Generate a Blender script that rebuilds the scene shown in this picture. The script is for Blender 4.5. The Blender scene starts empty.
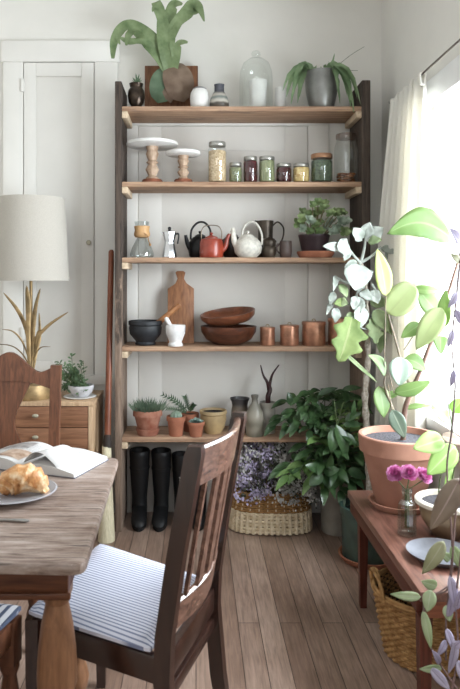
import bpy, bmesh, math, random
from mathutils import Vector, Matrix
PI = math.pi
SC = bpy.context.scene
COL = SC.collection

# ------------------------------------------------------------------ camera, world, exposure
F, H, CX, CY = 660.0, 1.36, 196.0, 278.0
cam_d = bpy.data.cameras.new('camera'); cam = bpy.data.objects.new('camera', cam_d); COL.objects.link(cam)
cam.location = (0, 0, H); cam.rotation_euler = (PI / 2, 0, 0)
cam_d.sensor_fit = 'VERTICAL'; cam_d.sensor_height = 36.0; cam_d.lens = F / 689.0 * 36.0
cam_d.shift_x = (230.0 - CX) / 689.0; cam_d.shift_y = -(344.5 - CY) / 689.0
cam_d.clip_start = 0.02
cam_d.dof.use_dof = True; cam_d.dof.focus_distance = 3.3; cam_d.dof.aperture_fstop = 7.0
SC.camera = cam
world = bpy.data.worlds.new('world'); SC.world = world; world.use_nodes = True
WB = world.node_tree.nodes['Background']; WB.inputs[0].default_value = (0.94, 0.97, 1.0, 1); WB.inputs[1].default_value = 3.0
SC.view_settings.view_transform = 'Standard'; SC.view_settings.look = 'None'
SC.view_settings.gamma = 1; SC.view_settings.use_curve_mapping = False
SC.view_settings.exposure = -0.36
def area(name, loc, rot, sx, sy, power, col):
    l = bpy.data.lights.new(name, 'AREA'); l.shape = 'RECTANGLE'; l.size = sx; l.size_y = sy; l.energy = power; l.color = col
    o = bpy.data.objects.new(name, l); COL.objects.link(o); o.location = loc; o.rotation_euler = rot
    return o
# daylight entering by the window in the right wall, and by the room's other windows behind the photographer
area('window_daylight', (1.30, 2.3, 1.5), (0, PI / 2, 0), 1.4, 1.6, 185, (0.90, 0.95, 1.0))
area('rear_daylight', (-0.3, -1.75, 2.15), (PI / 2 * 0.95, 0, 0), 2.6, 1.0, 17, (0.97, 0.98, 1.0))

def P(px, py, Y):
    return Vector(((px - CX) * Y / F, Y, H - (py - CY) * Y / F))
def G(px, py, Z):
    Y = (H - Z) * F / (py - CY)
    return Vector(((px - CX) * Y / F, Y, Z))

# ------------------------------------------------------------------ materials
def lin(c, sat=0.9):
    g = 0.3 * c[0] + 0.59 * c[1] + 0.11 * c[2]; c = [g + (x - g) * sat for x in c]
    return tuple(((x / 255) / 12.92 if x / 255 <= 0.04045 else ((x / 255 + 0.055) / 1.055) ** 2.4) ** 1.2 for x in c)
MATS = {}
def nt(name):
    m = bpy.data.materials.new(name); m.use_nodes = True
    t = m.node_tree; b = t.nodes['Principled BSDF']
    return m, t, b
def mix_ramp(t, fac, cols):
    r = t.nodes.new('ShaderNodeValToRGB'); e = r.color_ramp.elements
    while len(e) < len(cols): e.new(0.5)
    for i, (p, c) in enumerate(cols):
        e[i].position = p; e[i].color = (*lin(c), 1)
    t.links.new(fac, r.inputs[0]); return r.outputs[0]
def coords(t, scale=(1, 1, 1), rot=(0, 0, 0), kind='Object'):
    tc = t.nodes.new('ShaderNodeTexCoord'); mp = t.nodes.new('ShaderNodeMapping')
    mp.inputs['Scale'].default_value = scale; mp.inputs['Rotation'].default_value = rot
    t.links.new(tc.outputs[kind], mp.inputs[0]); return mp.outputs[0]
def noise(t, vec, scale=5, detail=4, rough=0.55, dist=0.0):
    n = t.nodes.new('ShaderNodeTexNoise'); n.inputs['Scale'].default_value = scale; n.inputs['Detail'].default_value = detail
    n.inputs['Roughness'].default_value = rough; n.inputs['Distortion'].default_value = dist
    t.links.new(vec, n.inputs['Vector']); return n.outputs[0]
def bump(t, b, h, strength=0.2, dist=0.01):
    n = t.nodes.new('ShaderNodeBump'); n.inputs['Strength'].default_value = strength; n.inputs['Distance'].default_value = dist
    t.links.new(h, n.inputs['Height']); t.links.new(n.outputs[0], b.inputs['Normal'])
def plain(name, c, rough=0.6, metal=0.0, var=0.12, scale=12, bmp=0.0, spec=0.4, c2=None):
    if name in MATS: return MATS[name]
    m, t, b = nt(name)
    v = noise(t, coords(t), scale)
    lo = tuple(max(0, x * (1 - var)) for x in c); hi = tuple(min(255, x * (1 + var * 0.6)) for x in c)
    if c2: lo = c2; hi = c
    t.links.new(mix_ramp(t, v, [(0.3, lo), (0.7, hi)]), b.inputs['Base Color'])
    b.inputs['Roughness'].default_value = rough; b.inputs['Metallic'].default_value = metal
    b.inputs['Specular IOR Level'].default_value = spec
    if bmp: bump(t, b, v, bmp, 0.004)
    MATS[name] = m; return m
def wood(name, dark, light, axis=2, scale=6, rough=0.5, stretch=14, bmp=0.15, patches=None, spec=0.4):
    """long grain along one axis; patches = (colour, amount) of a second weathered tone"""
    if name in MATS: return MATS[name]
    m, t, b = nt(name)
    s = [stretch] * 3; s[axis] = 1.0
    v = noise(t, coords(t, tuple(s)), scale, 6, 0.62, 0.6)
    col = mix_ramp(t, v, [(0.28, dark), (0.72, light)])
    if patches:
        s2 = [3.0] * 3; s2[axis] = 0.8
        v2 = noise(t, coords(t, tuple(s2)), 3.2, 5, 0.7)
        r = t.nodes.new('ShaderNodeValToRGB'); r.color_ramp.elements[0].position = 0.56 - patches[1] * 0.3; r.color_ramp.elements[1].position = 0.66 - patches[1] * 0.3
        t.links.new(v2, r.inputs[0])
        mx = t.nodes.new('ShaderNodeMix'); mx.data_type = 'RGBA'
        t.links.new(r.outputs[0], mx.inputs[0]); t.links.new(col, mx.inputs[6]); mx.inputs[7].default_value = (*lin(patches[0]), 1)
        col = mx.outputs[2]
    t.links.new(col, b.inputs['Base Color']); b.inputs['Roughness'].default_value = rough
    b.inputs['Specular IOR Level'].default_value = spec
    if bmp: bump(t, b, v, bmp, 0.003)
    MATS[name] = m; return m
def glass(name, tint=(255, 255, 255), gloss=0.10):
    if name in MATS: return MATS[name]
    m = bpy.data.materials.new(name); m.use_nodes = True; t = m.node_tree; t.nodes.clear()
    o = t.nodes.new('ShaderNodeOutputMaterial'); tr = t.nodes.new('ShaderNodeBsdfTransparent'); gl = t.nodes.new('ShaderNodeBsdfGlossy')
    tr.inputs[0].default_value = (*lin(tint), 1); gl.inputs['Roughness'].default_value = 0.06
    fr = t.nodes.new('ShaderNodeLayerWeight'); fr.inputs[0].default_value = 0.5
    pw = t.nodes.new('ShaderNodeMath'); pw.operation = 'POWER'; pw.inputs[1].default_value = 3.5
    ma = t.nodes.new('ShaderNodeMath'); ma.operation = 'MULTIPLY_ADD'; ma.inputs[1].default_value = 0.5; ma.inputs[2].default_value = gloss * 0.2; ma.use_clamp = True
    mx = t.nodes.new('ShaderNodeMixShader')
    t.links.new(fr.outputs['Facing'], pw.inputs[0]); t.links.new(pw.outputs[0], ma.inputs[0]); t.links.new(ma.outputs[0], mx.inputs[0])
    t.links.new(tr.outputs[0], mx.inputs[1]); t.links.new(gl.outputs[0], mx.inputs[2]); t.links.new(mx.outputs[0], o.inputs[0])
    MATS[name] = m; return m
def leafmat(name, c, c2, trans=0.3, rough=0.45, rib=None, scale=9, tcol=None, spec=0.4):
    if name in MATS: return MATS[name]
    m, t, b = nt(name)
    v = noise(t, coords(t), scale, 3)
    col = mix_ramp(t, v, [(0.3, c), (0.7, c2)])
    if rib:
        tc = t.nodes.new('ShaderNodeTexCoord'); sp = t.nodes.new('ShaderNodeSeparateXYZ'); t.links.new(tc.outputs['UV'], sp.inputs[0])
        a = t.nodes.new('ShaderNodeMath'); a.operation = 'SUBTRACT'; a.inputs[1].default_value = 0.5; t.links.new(sp.outputs[0], a.inputs[0])
        a2 = t.nodes.new('ShaderNodeMath'); a2.operation = 'ABSOLUTE'; t.links.new(a.outputs[0], a2.inputs[0])
        a3 = t.nodes.new('ShaderNodeMath'); a3.operation = 'LESS_THAN'; a3.inputs[1].default_value = 0.035; t.links.new(a2.outputs[0], a3.inputs[0])
        mx = t.nodes.new('ShaderNodeMix'); mx.data_type = 'RGBA'; t.links.new(a3.outputs[0], mx.inputs[0]); t.links.new(col, mx.inputs[6]); mx.inputs[7].default_value = (*lin(rib), 1)
        col = mx.outputs[2]
    t.links.new(col, b.inputs['Base Color']); b.inputs['Roughness'].default_value = rough; b.inputs['Specular IOR Level'].default_value = spec
    if trans:
        tl = t.nodes.new('ShaderNodeBsdfTranslucent'); ms = t.nodes.new('ShaderNodeMixShader'); ms.inputs[0].default_value = trans
        if tcol: tl.inputs[0].default_value = (*lin(tcol), 1)
        else: t.links.new(col, tl.inputs[0])
        out = t.nodes['Material Output']
        t.links.new(b.outputs[0], ms.inputs[1]); t.links.new(tl.outputs[0], ms.inputs[2]); t.links.new(ms.outputs[0], out.inputs[0])
    MATS[name] = m; return m

# ------------------------------------------------------------------ mesh building
class MB:
    def __init__(s):
        s.v = []; s.f = []; s.uv = {}
    def add(s, vs, fs, uvs=None):
        o = len(s.v); s.v += [Vector(x) for x in vs]
        for i, f in enumerate(fs):
            s.f.append([j + o for j in f])
            if uvs: s.uv[len(s.f) - 1] = [uvs[j] for j in f]
        return s
    def box(s, lo, hi, bev=0.002, rot=None, piv=None):
        bm = bmesh.new(); bmesh.ops.create_cube(bm, size=1)
        c = (Vector(lo) + Vector(hi)) / 2; d = Vector(hi) - Vector(lo)
        for v in bm.verts: v.co = Vector((v.co.x * d.x, v.co.y * d.y, v.co.z * d.z)) + c
        if bev: bmesh.ops.bevel(bm, geom=bm.edges[:], offset=min(bev, min(abs(x) for x in d) * 0.45), segments=2, affect='EDGES', profile=0.5)
        return s._bm(bm, rot, piv)
    def _bm(s, bm, rot=None, piv=None):
        bm.verts.index_update()
        vs = [v.co.copy() for v in bm.verts]
        if rot is not None:
            pv = Vector(piv or (0, 0, 0)); vs = [rot @ (v - pv) + pv for v in vs]
        s.add(vs, [[v.index for v in f.verts] for f in bm.faces]); bm.free(); return s
    def prism(s, poly, d, bev=0.0):
        """poly: 3D points of one face; d: extrusion vector"""
        bm = bmesh.new(); vs = [bm.verts.new(p) for p in poly]; f = bm.faces.new(vs)
        r = bmesh.ops.extrude_face_region(bm, geom=[f])
        for e in r['geom']:
            if isinstance(e, bmesh.types.BMVert): e.co += Vector(d)
        bmesh.ops.recalc_face_normals(bm, faces=bm.faces[:])
        if bev: bmesh.ops.bevel(bm, geom=bm.edges[:], offset=bev, segments=2, affect='EDGES', profile=0.5)
        return s._bm(bm)
    def lathe(s, prof, seg=32, c=(0, 0, 0), rot=None, sx=1, sy=1, wob=None):
        c = Vector(c); vs = []; fs = []; n = len(prof)
        for i, (r, z) in enumerate(prof):
            for k in range(seg):
                a = 2 * PI * k / seg; rr = r * (wob(a, z) if wob else 1)
                p = Vector((rr * math.cos(a) * sx, rr * math.sin(a) * sy, z))
                vs.append((rot @ p if rot else p) + c)
        for i in range(n - 1):
            for k in range(seg):
                k2 = (k + 1) % seg
                fs.append([i * seg + k, i * seg + k2, (i + 1) * seg + k2, (i + 1) * seg + k])
        if prof[0][0] > 1e-5: fs.append([k for k in range(seg)][::-1])
        if prof[-1][0] > 1e-5: fs.append([(n - 1) * seg + k for k in range(seg)])
        return s.add(vs, fs)
    def tube(s, pts, r, seg=8, closed=False, flat=1.0):
        pts = [Vector(p) for p in pts]; n = len(pts)
        rs = r if isinstance(r, (list, tuple)) else [r] * n
        if len(rs) == 2 and n != 2: rs = [rs[0] + (rs[1] - rs[0]) * i / (n - 1) for i in range(n)]
        vs = []; fs = []; up = None
        for i, p in enumerate(pts):
            if closed: d = pts[(i + 1) % n] - pts[i - 1]
            else: d = pts[min(i + 1, n - 1)] - pts[max(i - 1, 0)]
            d = d.normalized() if d.length > 1e-9 else Vector((0, 0, 1))
            if up is None: up = Vector((0, 0, 1)) if abs(d.z) < 0.9 else Vector((0, 1, 0))
            a = d.cross(up)
            if a.length < 1e-6: a = d.orthogonal()
            a.normalize(); b = a.cross(d).normalized(); up = b
            for k in range(seg):
                t = 2 * PI * k / seg
                vs.append(p + (a * math.cos(t) + b * math.sin(t) * flat) * rs[i])
        for i in range(n if closed else n - 1):
            j = (i + 1) % n
            for k in range(seg):
                k2 = (k + 1) % seg
                fs.append([i * seg + k, i * seg + k2, j * seg + k2, j * seg + k])
        if not closed:
            fs.append(list(range(seg))[::-1]); fs.append([(n - 1) * seg + k for k in range(seg)])
        return s.add(vs, fs)
    def loft(s, rings, cap=True):
        seg = len(rings[0]); vs = [p for r in rings for p in r]; fs = []
        for i in range(len(rings) - 1):
            for k in range(seg):
                k2 = (k + 1) % seg
                fs.append([i * seg + k, i * seg + k2, (i + 1) * seg + k2, (i + 1) * seg + k])
        if cap: fs.append(list(range(seg))[::-1]); fs.append([(len(rings) - 1) * seg + k for k in range(seg)])
        return s.add(vs, fs)
    def sphere(s, c, r, seg=12, sc=(1, 1, 1), rings=8):
        pr = [(max(1e-6, math.sin(PI * i / rings)) * r, -math.cos(PI * i / rings) * r * sc[2]) for i in range(rings + 1)]
        return s.lathe(pr, seg, c, None, sc[0], sc[1])
    def leaf(s, base, tip, w, nrm=(0, -1, 0.3), fold=0.15, bend=0.0, shape='ovate', n=8, cols=4, ruffle=0.0, side=0.0):
        """blade from base to tip (3D), width w; bend lifts the middle along its normal, side curves it in its plane"""
        base = Vector(base); tip = Vector(tip); d = tip - base; L = d.length
        if L < 1e-6: return s
        d.normalize(); nr = Vector(nrm); a = d.cross(nr)
        if a.length < 1e-4: a = d.orthogonal()
        a.normalize(); nr = a.cross(d).normalized()
        ph = (base.x * 77 + base.z * 131 + tip.x * 53) % 6.28
        vs = []; fs = []; uv = []
        for i in range(n + 1):
            t = i / n
            if shape == 'ovate': ww = math.sin(PI * t ** 0.75) ** 0.8 if 0 < t < 1 else 0.02
            elif shape == 'obovate': ww = math.sin(PI * t ** 1.5) ** 0.75 if 0 < t < 1 else 0.03
            elif shape == 'round': ww = math.sqrt(max(0, 1 - (2 * t - 1) ** 2)) if 0 < t < 1 else 0.05
            elif shape == 'heart': ww = (1 - t) ** 0.7 * min(1, 0.45 + 4 * t) * 1.15 if t < 1 else 0.02
            elif shape == 'lobed': ww = math.sin(PI * t ** 0.8) ** 0.6 * (1 + 0.28 * math.cos(t * 19)) if 0 < t < 1 else 0.05
            elif shape == 'strap': ww = min(1, 6 * t + 0.35) * (1 - t ** 4) + 0.02
            else: ww = (1 - t) ** 0.8 * min(1, 0.55 + 3 * t)   # blade
            c = base + d * L * t + nr * (bend * L * math.sin(PI * t)) + a * (side * L * math.sin(PI * t))
            for k in range(cols + 1):
                u = k / cols * 2 - 1
                z = fold * abs(u) * ww * w * 0.5 + (ruffle * w * math.sin(t * 12 + ph + u * 2) * abs(u) if ruffle else 0)
                vs.append(c + a * (u * ww * w * 0.5) + nr * z); uv.append((k / cols, t))
        for i in range(n):
            for k in range(cols):
                q = i * (cols + 1) + k
                fs.append([q, q + 1, q + cols + 2, q + cols + 1])
        return s.add(vs, fs, uv)
    def build(s, name, mat, parent=None, label=None, origin=None, sharp=40, solid=0.0):
        me = bpy.data.meshes.new(name)
        off = Vector(origin) if origin is not None else Vector((0, 0, 0))
        me.from_pydata([tuple(v - off) for v in s.v], [], s.f)
        if s.uv:
            ul = me.uv_layers.new(name='UVMap')
            for p in me.polygons:
                u = s.uv.get(p.index)
                if u:
                    for li, x in zip(p.loop_indices, u): ul.data[li].uv = x
        me.validate(); me.update()
        for p in me.polygons: p.use_smooth = True
        me.set_sharp_from_angle(angle=math.radians(sharp))
        me.materials.append(mat)
        o = bpy.data.objects.new(name, me); COL.objects.link(o)
        if parent is not None: o.parent = parent
        elif origin is not None: o.location = off
        if label: o['label'] = label
        if solid:
            md = o.modifiers.new('thickness', 'SOLIDIFY'); md.thickness = solid; md.offset = 0
        return o

def tag(o, label, cat, group=None):
    o['label'] = label; o['category'] = cat
    if group: o['group'] = group
    return o
def thing(name, label, cat, loc=(0, 0, 0), rotz=0, group=None):
    o = bpy.data.objects.new(name, None); COL.objects.link(o); o.empty_display_size = 0.05
    o.location = loc; o.rotation_euler = (0, 0, rotz)
    return tag(o, label, cat, group)
def struct(name, mb, m, parent=None):
    o = mb.build(name, m, parent)
    if parent is None: o['kind'] = 'structure'
    return o
def copy_tree(o, parent=None):
    c = o.copy(); COL.objects.link(c); c.parent = parent
    for ch in list(o.children): copy_tree(ch, c)
    return c
def arc(p0, p1, p2, n=10):
    p0, p1, p2 = Vector(p0), Vector(p1), Vector(p2)
    return [(p0 * (1 - t) ** 2 + p1 * 2 * t * (1 - t) + p2 * t * t) for t in [i / n for i in range(n + 1)]]
def spline(pts, n=6):
    pts = [Vector(p) for p in pts]; out = []
    for i in range(len(pts) - 1):
        p0 = pts[max(i - 1, 0)]; p1 = pts[i]; p2 = pts[i + 1]; p3 = pts[min(i + 2, len(pts) - 1)]
        for k in range(n):
            t = k / n
            out.append(0.5 * ((2 * p1) + (p2 - p0) * t + (2 * p0 - 5 * p1 + 4 * p2 - p3) * t * t + (3 * p1 - p0 - 3 * p2 + p3) * t ** 3))
    out.append(pts[-1]); return out

# ------------------------------------------------------------------ palette
wall_m = plain('wall_paint', (229, 226, 219), 0.85, var=0.015, scale=3)
trim_m = plain('trim_paint', (229, 226, 220), 0.55, var=0.012, scale=4)
white_m = plain('white_gloss_paint', (240, 240, 239), 0.45, var=0.01)
def floor_mat():
    m, t, b = nt('floor_boards')
    vec = coords(t, (1, 1, 1), (0, 0, PI / 2))
    br = t.nodes.new('ShaderNodeTexBrick'); t.links.new(vec, br.inputs['Vector'])
    br.offset = 0.37; br.offset_frequency = 2
    br.inputs['Scale'].default_value = 1; br.inputs['Brick Width'].default_value = 1.9; br.inputs['Row Height'].default_value = 0.083
    br.inputs['Mortar Size'].default_value = 0.0016; br.inputs['Mortar Smooth'].default_value = 0.3; br.inputs['Bias'].default_value = 0.0
    br.inputs['Color1'].default_value = (*lin((210, 188, 174)), 1); br.inputs['Color2'].default_value = (*lin((172, 146, 130)), 1); br.inputs['Mortar'].default_value = (*lin((74, 54, 42)), 1)
    g = noise(t, coords(t, (26, 1.6, 1)), 4, 6, 0.65, 0.5)
    gr = mix_ramp(t, g, [(0.25, (150, 138, 130)), (0.7, (255, 250, 245))])
    mx = t.nodes.new('ShaderNodeMix'); mx.data_type = 'RGBA'; mx.blend_type = 'MULTIPLY'; mx.inputs[0].default_value = 0.75
    t.links.new(br.outputs[0], mx.inputs[6]); t.links.new(gr, mx.inputs[7])
    s = noise(t, coords(t, (1.2, 0.8, 1)), 1.7, 5, 0.6)
    r = mix_ramp(t, s, [(0.35, (205, 196, 190)), (0.65, (255, 255, 255))])
    m2 = t.nodes.new('ShaderNodeMix'); m2.data_type = 'RGBA'; m2.blend_type = 'MULTIPLY'; m2.inputs[0].default_value = 0.9
    t.links.new(mx.outputs[2], m2.inputs[6]); t.links.new(r, m2.inputs[7]); t.links.new(m2.outputs[2], b.inputs['Base Color'])
    b.inputs['Roughness'].default_value = 0.33; b.inputs['Specular IOR Level'].default_value = 0.8
    bump(t, b, br.outputs[1], -0.25, 0.002); return m
barn_dark = wood('barn_wood_dark', (52, 44, 40), (122, 104, 92), 2, 5, 0.8, 16, 0.5, ((150, 128, 112), 0.05))
barn_light = wood('barn_wood_light', (104, 82, 68), (166, 140, 120), 2, 5, 0.8, 16, 0.4, ((92, 76, 66), 0.0))
shelf_wood = wood('shelf_board_wood', (140, 106, 82), (206, 174, 146), 0, 4, 0.7, 18, 0.25, ((150, 124, 104), 0.05))
cleat_wood = wood('cleat_pine', (188, 166, 138), (222, 202, 176), 1, 8, 0.7, 10)
dark_chair = wood('dark_stained_wood', (40, 26, 22), (84, 56, 46), 2, 6, 0.24, 12, 0.06, spec=0.9)
mid_chair = wood('mid_brown_wood', (92, 58, 40), (140, 94, 68), 2, 6, 0.42, 12, 0.1)
bench_sheen_wood = wood('reddish_bench_sheen_wood', (100, 66, 56), (164, 120, 104), 1, 6, 0.3, 12, 0.06, spec=0.8)  # sheen on the bench top painted in as a lighter, greyer tone
table_leg_m = wood('honey_table_wood', (120, 82, 56), (168, 124, 90), 2, 7, 0.45, 8, 0.15)
table_apron_m = wood('honey_apron_wood', (84, 48, 30), (124, 78, 50), 0, 7, 0.5, 14, 0.15)
terra = plain('terracotta', (186, 126, 98), 0.85, var=0.12, scale=14, bmp=0.1, c2=(160, 104, 80))
terra_pale = plain('terracotta_big', (190, 144, 124), 0.85, var=0.1, scale=9, bmp=0.08, c2=(172, 126, 106))
terra_old = plain('terracotta_limed', (150, 88, 66), 0.9, var=0.25, scale=22, bmp=0.2, c2=(176, 132, 112))
soil_m = plain('potting_soil', (46, 40, 40), 0.95, var=0.5, scale=160, bmp=1.0, c2=(16, 13, 13))
gravel_m = plain('grey_gravel', (104, 102, 108), 0.9, var=0.6, scale=120, bmp=1.0, c2=(38, 36, 40))
steel = plain('brushed_steel', (176, 176, 174), 0.3, 0.95, 0.06)
brass = plain('aged_brass', (168, 144, 106), 0.5, 0.6, 0.25, 16)
copper = plain('hammered_copper', (196, 148, 122), 0.36, 0.7, 0.18, 18, 0.15)
black_m = plain('black_rubber', (26, 26, 28), 0.5, var=0.2, scale=10, spec=0.35)
iron_m = plain('black_iron', (40, 40, 42), 0.45, 0.3, 0.2)
ceramic_w = plain('white_ceramic', (226, 224, 220), 0.35, var=0.03)
clear_glass = glass('clear_glass', (251, 253, 252), 0.35)
pane_glass = glass('window_glass', (252, 254, 255), 0.0)
green_glass = glass('aqua_glass', (246, 252, 250), 1.3)

# ------------------------------------------------------------------ the room
BY = 3.84; RX = 1.08; LX = -1.75; CZ = 3.12; FY = -1.9
struct('floor', MB().box((LX - 0.1, FY, -0.08), (RX + 0.15, BY + 0.12, 0), 0), floor_mat())
struct('wall_back', MB().box((LX - 0.1, BY, 0), (RX + 0.15, BY + 0.12, CZ), 0), wall_m)
struct('wall_left', MB().box((LX - 0.1, FY, 0), (LX, BY, CZ), 0), wall_m)
struct('ceiling', MB().box((LX - 0.1, FY, CZ), (RX + 0.15, BY + 0.12, CZ + 0.1), 0), plain('ceiling_paint', (242, 242, 241), 0.9, var=0.01))
WY0, WY1, WZ0, WZ1 = 1.52, 3.10, 0.74, 2.16
w = MB()
w.box((RX, FY, 0), (RX + 0.14, BY, WZ0), 0); w.box((RX, FY, WZ1), (RX + 0.14, BY, CZ), 0)
w.box((RX, WY1, WZ0), (RX + 0.14, BY, WZ1), 0); w.box((RX, FY, WZ0), (RX + 0.14, WY0, WZ1), 0)
struct('wall_right', w, wall_m)
# unseen wall behind the photographer, added to block low light; one wide opening
w = MB(); w.box((LX - .1, FY - .1, 0), (RX + .14, FY, 1.6), 0); w.box((LX - .1, FY - .1, 2.7), (RX + .14, FY, CZ), 0)
struct('wall_rear_light_block', w, wall_m)
# window_1: sashes, casing, sill, pane
wf = MB()
x0, x1 = RX + 0.035, RX + 0.075
for y0, y1, z0, z1 in ((WY0 - .004, WY0 + 0.05, WZ0 - .003, WZ1 + .004), (WY1 - 0.05, WY1 + .004, WZ0 - .003, WZ1 + .004), (WY0 + .045, WY1 - .045, WZ0 - .004, WZ0 + 0.07), (WY0 + .045, WY1 - .045, WZ1 - 0.05, WZ1 + .005), (WY0 + .045, WY1 - .045, 1.82, 1.87), (2.30, 2.345, WZ0 + .06, WZ1 - .04)):
    wf.box((x0, y0, z0), (x1, y1, z1), 0.004)
win = struct('window_1', wf, white_m)
MB().box((RX + 0.052, WY0 + .02, WZ0 + .02), (RX + 0.058, WY1 - .02, WZ1 - .02), 0).build('pane', pane_glass, win)
c = MB()
for y0, y1, z0, z1 in ((WY1 - 0.01, WY1 + 0.11, WZ0 - 0.02, WZ1 + 0.1), (WY0 - 0.11, WY0 + 0.01, WZ0 - 0.02, WZ1 + 0.1), (WY0 - 0.13, WY1 + 0.13, WZ1 - 0.01, WZ1 + 0.1)):
    c.box((RX - 0.022, y0, z0), (RX + 0.002, y1, z1), 0.004)
c.build('window_casing', white_m, win)
MB().box((RX - 0.055, WY0 - 0.14, WZ0 - 0.035), (RX + 0.05, WY1 + 0.14, WZ0 + .009), 0.006).build('window_sill', white_m, win)
MB().box((RX - 0.018, WY0 - 0.11, WZ0 - 0.13), (RX + 0.002, WY1 + 0.11, WZ0 - 0.035), 0.004).build('window_apron', white_m, win)

def X(px, Y): return (px - CX) * Y / F
def Z(py, Y): return H - (py - CY) * Y / F
# door_1: narrow built-in cupboard door left of the shelving
xb = [X(v, BY) for v in (4, 24, 95, 113)]; zb = [Z(v, BY) for v in (42, 63, 375)]
d = MB(); T = 0.016
d.box((xb[1] + .004, BY - 0.012, zb[2]), (xb[2] - .004, BY + 0.01, zb[1] - .004), 0.003)
px0, px1, pz0, pz1 = xb[1] + 0.075, xb[2] - 0.075, zb[2] + 0.08, zb[1] - 0.085
for a in ((xb[1] + .004, px0, zb[2], zb[1] - .004), (px1, xb[2] - .004, zb[2], zb[1] - .004), (px0, px1, pz1, zb[1] - .004), (px0, px1, zb[2], pz0)):
    d.box((a[0], BY - 0.022, a[2]), (a[1], BY - 0.008, a[3]), 0.003)
door = struct('door_1', d, trim_m)
kn = G(0, 400, 0); kx, kz = X(90, BY), Z(243, BY)
MB().lathe([(0.004, 0), (0.006, 0.012), (0.013, 0.018), (0.015, 0.026), (0.01, 0.033), (0, 0.035)], 16, (kx, BY - 0.022, kz), Matrix.Rotation(PI / 2, 3, 'X')).build('door_knob', plain('brass_knob', (178, 172, 152), 0.4, 0.4), door, 'small aged metal knob')
MB().box((xb[1] - .012, BY - 0.03, Z(93, BY)), (xb[1] + .008, BY - 0.018, Z(80, BY)), 0.003).build('hinge', trim_m, door)
MB().box((xb[1] - .012, BY - 0.03, Z(340, BY)), (xb[1] + .008, BY - 0.018, Z(327, BY)), 0.003).build('hinge', trim_m, door)
cs = MB()
cs.box((xb[0], BY - 0.02, 0.0), (xb[1], BY + .005, zb[1]), 0.003); cs.box((xb[2], BY - 0.02, 0.0), (xb[3] + .03, BY + .005, zb[1]), 0.003)
cs.box((xb[0] - .01, BY - 0.026, zb[1]), (xb[3] + .04, BY + .005, zb[0]), 0.004)
cs.box((xb[1] - .005, BY - 0.04, Z(384, BY)), (xb[3] + .03, BY + .005, zb[2]), 0.005)
struct('trim_1', cs, trim_m)
d2 = MB(); d2.box((xb[1] + .004, BY - 0.016, 0.14), (xb[2] - .004, BY + 0.005, Z(388, BY)), 0.003)
d2.box((px0, BY - 0.022, 0.22), (px1, BY - 0.01, Z(402, BY)), 0.003)
struct('door_2', d2, trim_m)
# door_3: closed passage door behind the shelving, with its casing
x2 = [X(v, BY) for v in (128, 139, 307, 328)]; zt = Z(127, BY)
d3 = MB(); d3.box((x2[1], BY - 0.006, 0.01), (x2[2], BY + 0.005, zt), 0.002)
for a in ((x2[1], x2[1] + .13, 0.01, zt), (x2[2] - .13, x2[2], 0.01, zt), (x2[1] + .13, x2[2] - .13, zt - .14, zt), (x2[1] + .13, x2[2] - .13, 0.86, 1.0), (x2[1] + .13, x2[2] - .13, 0.01, 0.2)):
    d3.box((a[0], BY - 0.009, a[2]), (a[1], BY - 0.004, a[3]), 0.002)
struct('door_3', d3, trim_m)
c3 = MB(); c3.box((x2[0] - .05, BY - 0.018, 0), (x2[1] - .004, BY + .004, zt + .004), 0.003); c3.box((x2[2] + .004, BY - 0.018, 0), (x2[3], BY + .004, zt + .004), 0.003)
c3.box((x2[0] - .05, BY - 0.02, zt + .004), (x2[3], BY + .004, zt + .12), 0.003)
struct('trim_2', c3, trim_m)
struct('baseboard_back', MB().box((x2[3], BY - 0.02, 0), (RX, BY + .004, 0.14), 0.004), trim_m)
struct('baseboard_right', MB().box((RX - 0.02, FY, 0), (RX + .004, BY - 0.02, 0.14), 0.004), trim_m)

# ------------------------------------------------------------------ curtain and rod
ROD_X, ROD_Z = 1.0, 2.262
rod = thing('curtain_rod', 'thin dark metal curtain rod above the window', 'curtain rod', (ROD_X, 2.3, ROD_Z))
MB().tube([(0, -0.95, 0), (0, 1.085, 0)], 0.0045, 10).build('rod', plain('dark_bronze', (124, 114, 106), 0.45, 0.6), rod)
for yy in (1.05, -0.92):
    MB().tube([(0, yy, 0), (0.04, yy, -0.005), (RX - ROD_X, yy, -0.005)], 0.005, 8).build('bracket', MATS['dark_bronze'], rod)
    MB().sphere((0, yy + (0.035 if yy > 0 else -0.03), 0), 0.011).build('finial', MATS['dark_bronze'], rod)
def curtain_mat():
    m, t, b = nt('cream_curtain_cloth')
    b.inputs['Base Color'].default_value = (*lin((236, 230, 214)), 1); b.inputs['Roughness'].default_value = 0.9
    v = noise(t, coords(t, (60, 60, 60)), 6, 2); t.links.new(mix_ramp(t, v, [(0.3, (240, 237, 228)), (0.7, (245, 243, 236))]), b.inputs['Base Color'])
    tl = t.nodes.new('ShaderNodeBsdfTranslucent'); tl.inputs[0].default_value = (*lin((244, 240, 230)), 1)
    ms = t.nodes.new('ShaderNodeMixShader'); ms.inputs[0].default_value = 0.3
    t.links.new(b.outputs[0], ms.inputs[1]); t.links.new(tl.outputs[0], ms.inputs[2]); t.links.new(ms.outputs[0], t.nodes['Material Output'].inputs[0]); return m
cur_m = curtain_mat()
ct = thing('curtain', 'gathered cream cloth curtain hanging beside the window', 'curtain', (ROD_X, 3.1, ROD_Z))
vs = []; fs = []; NU, NV = 72, 26
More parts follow.
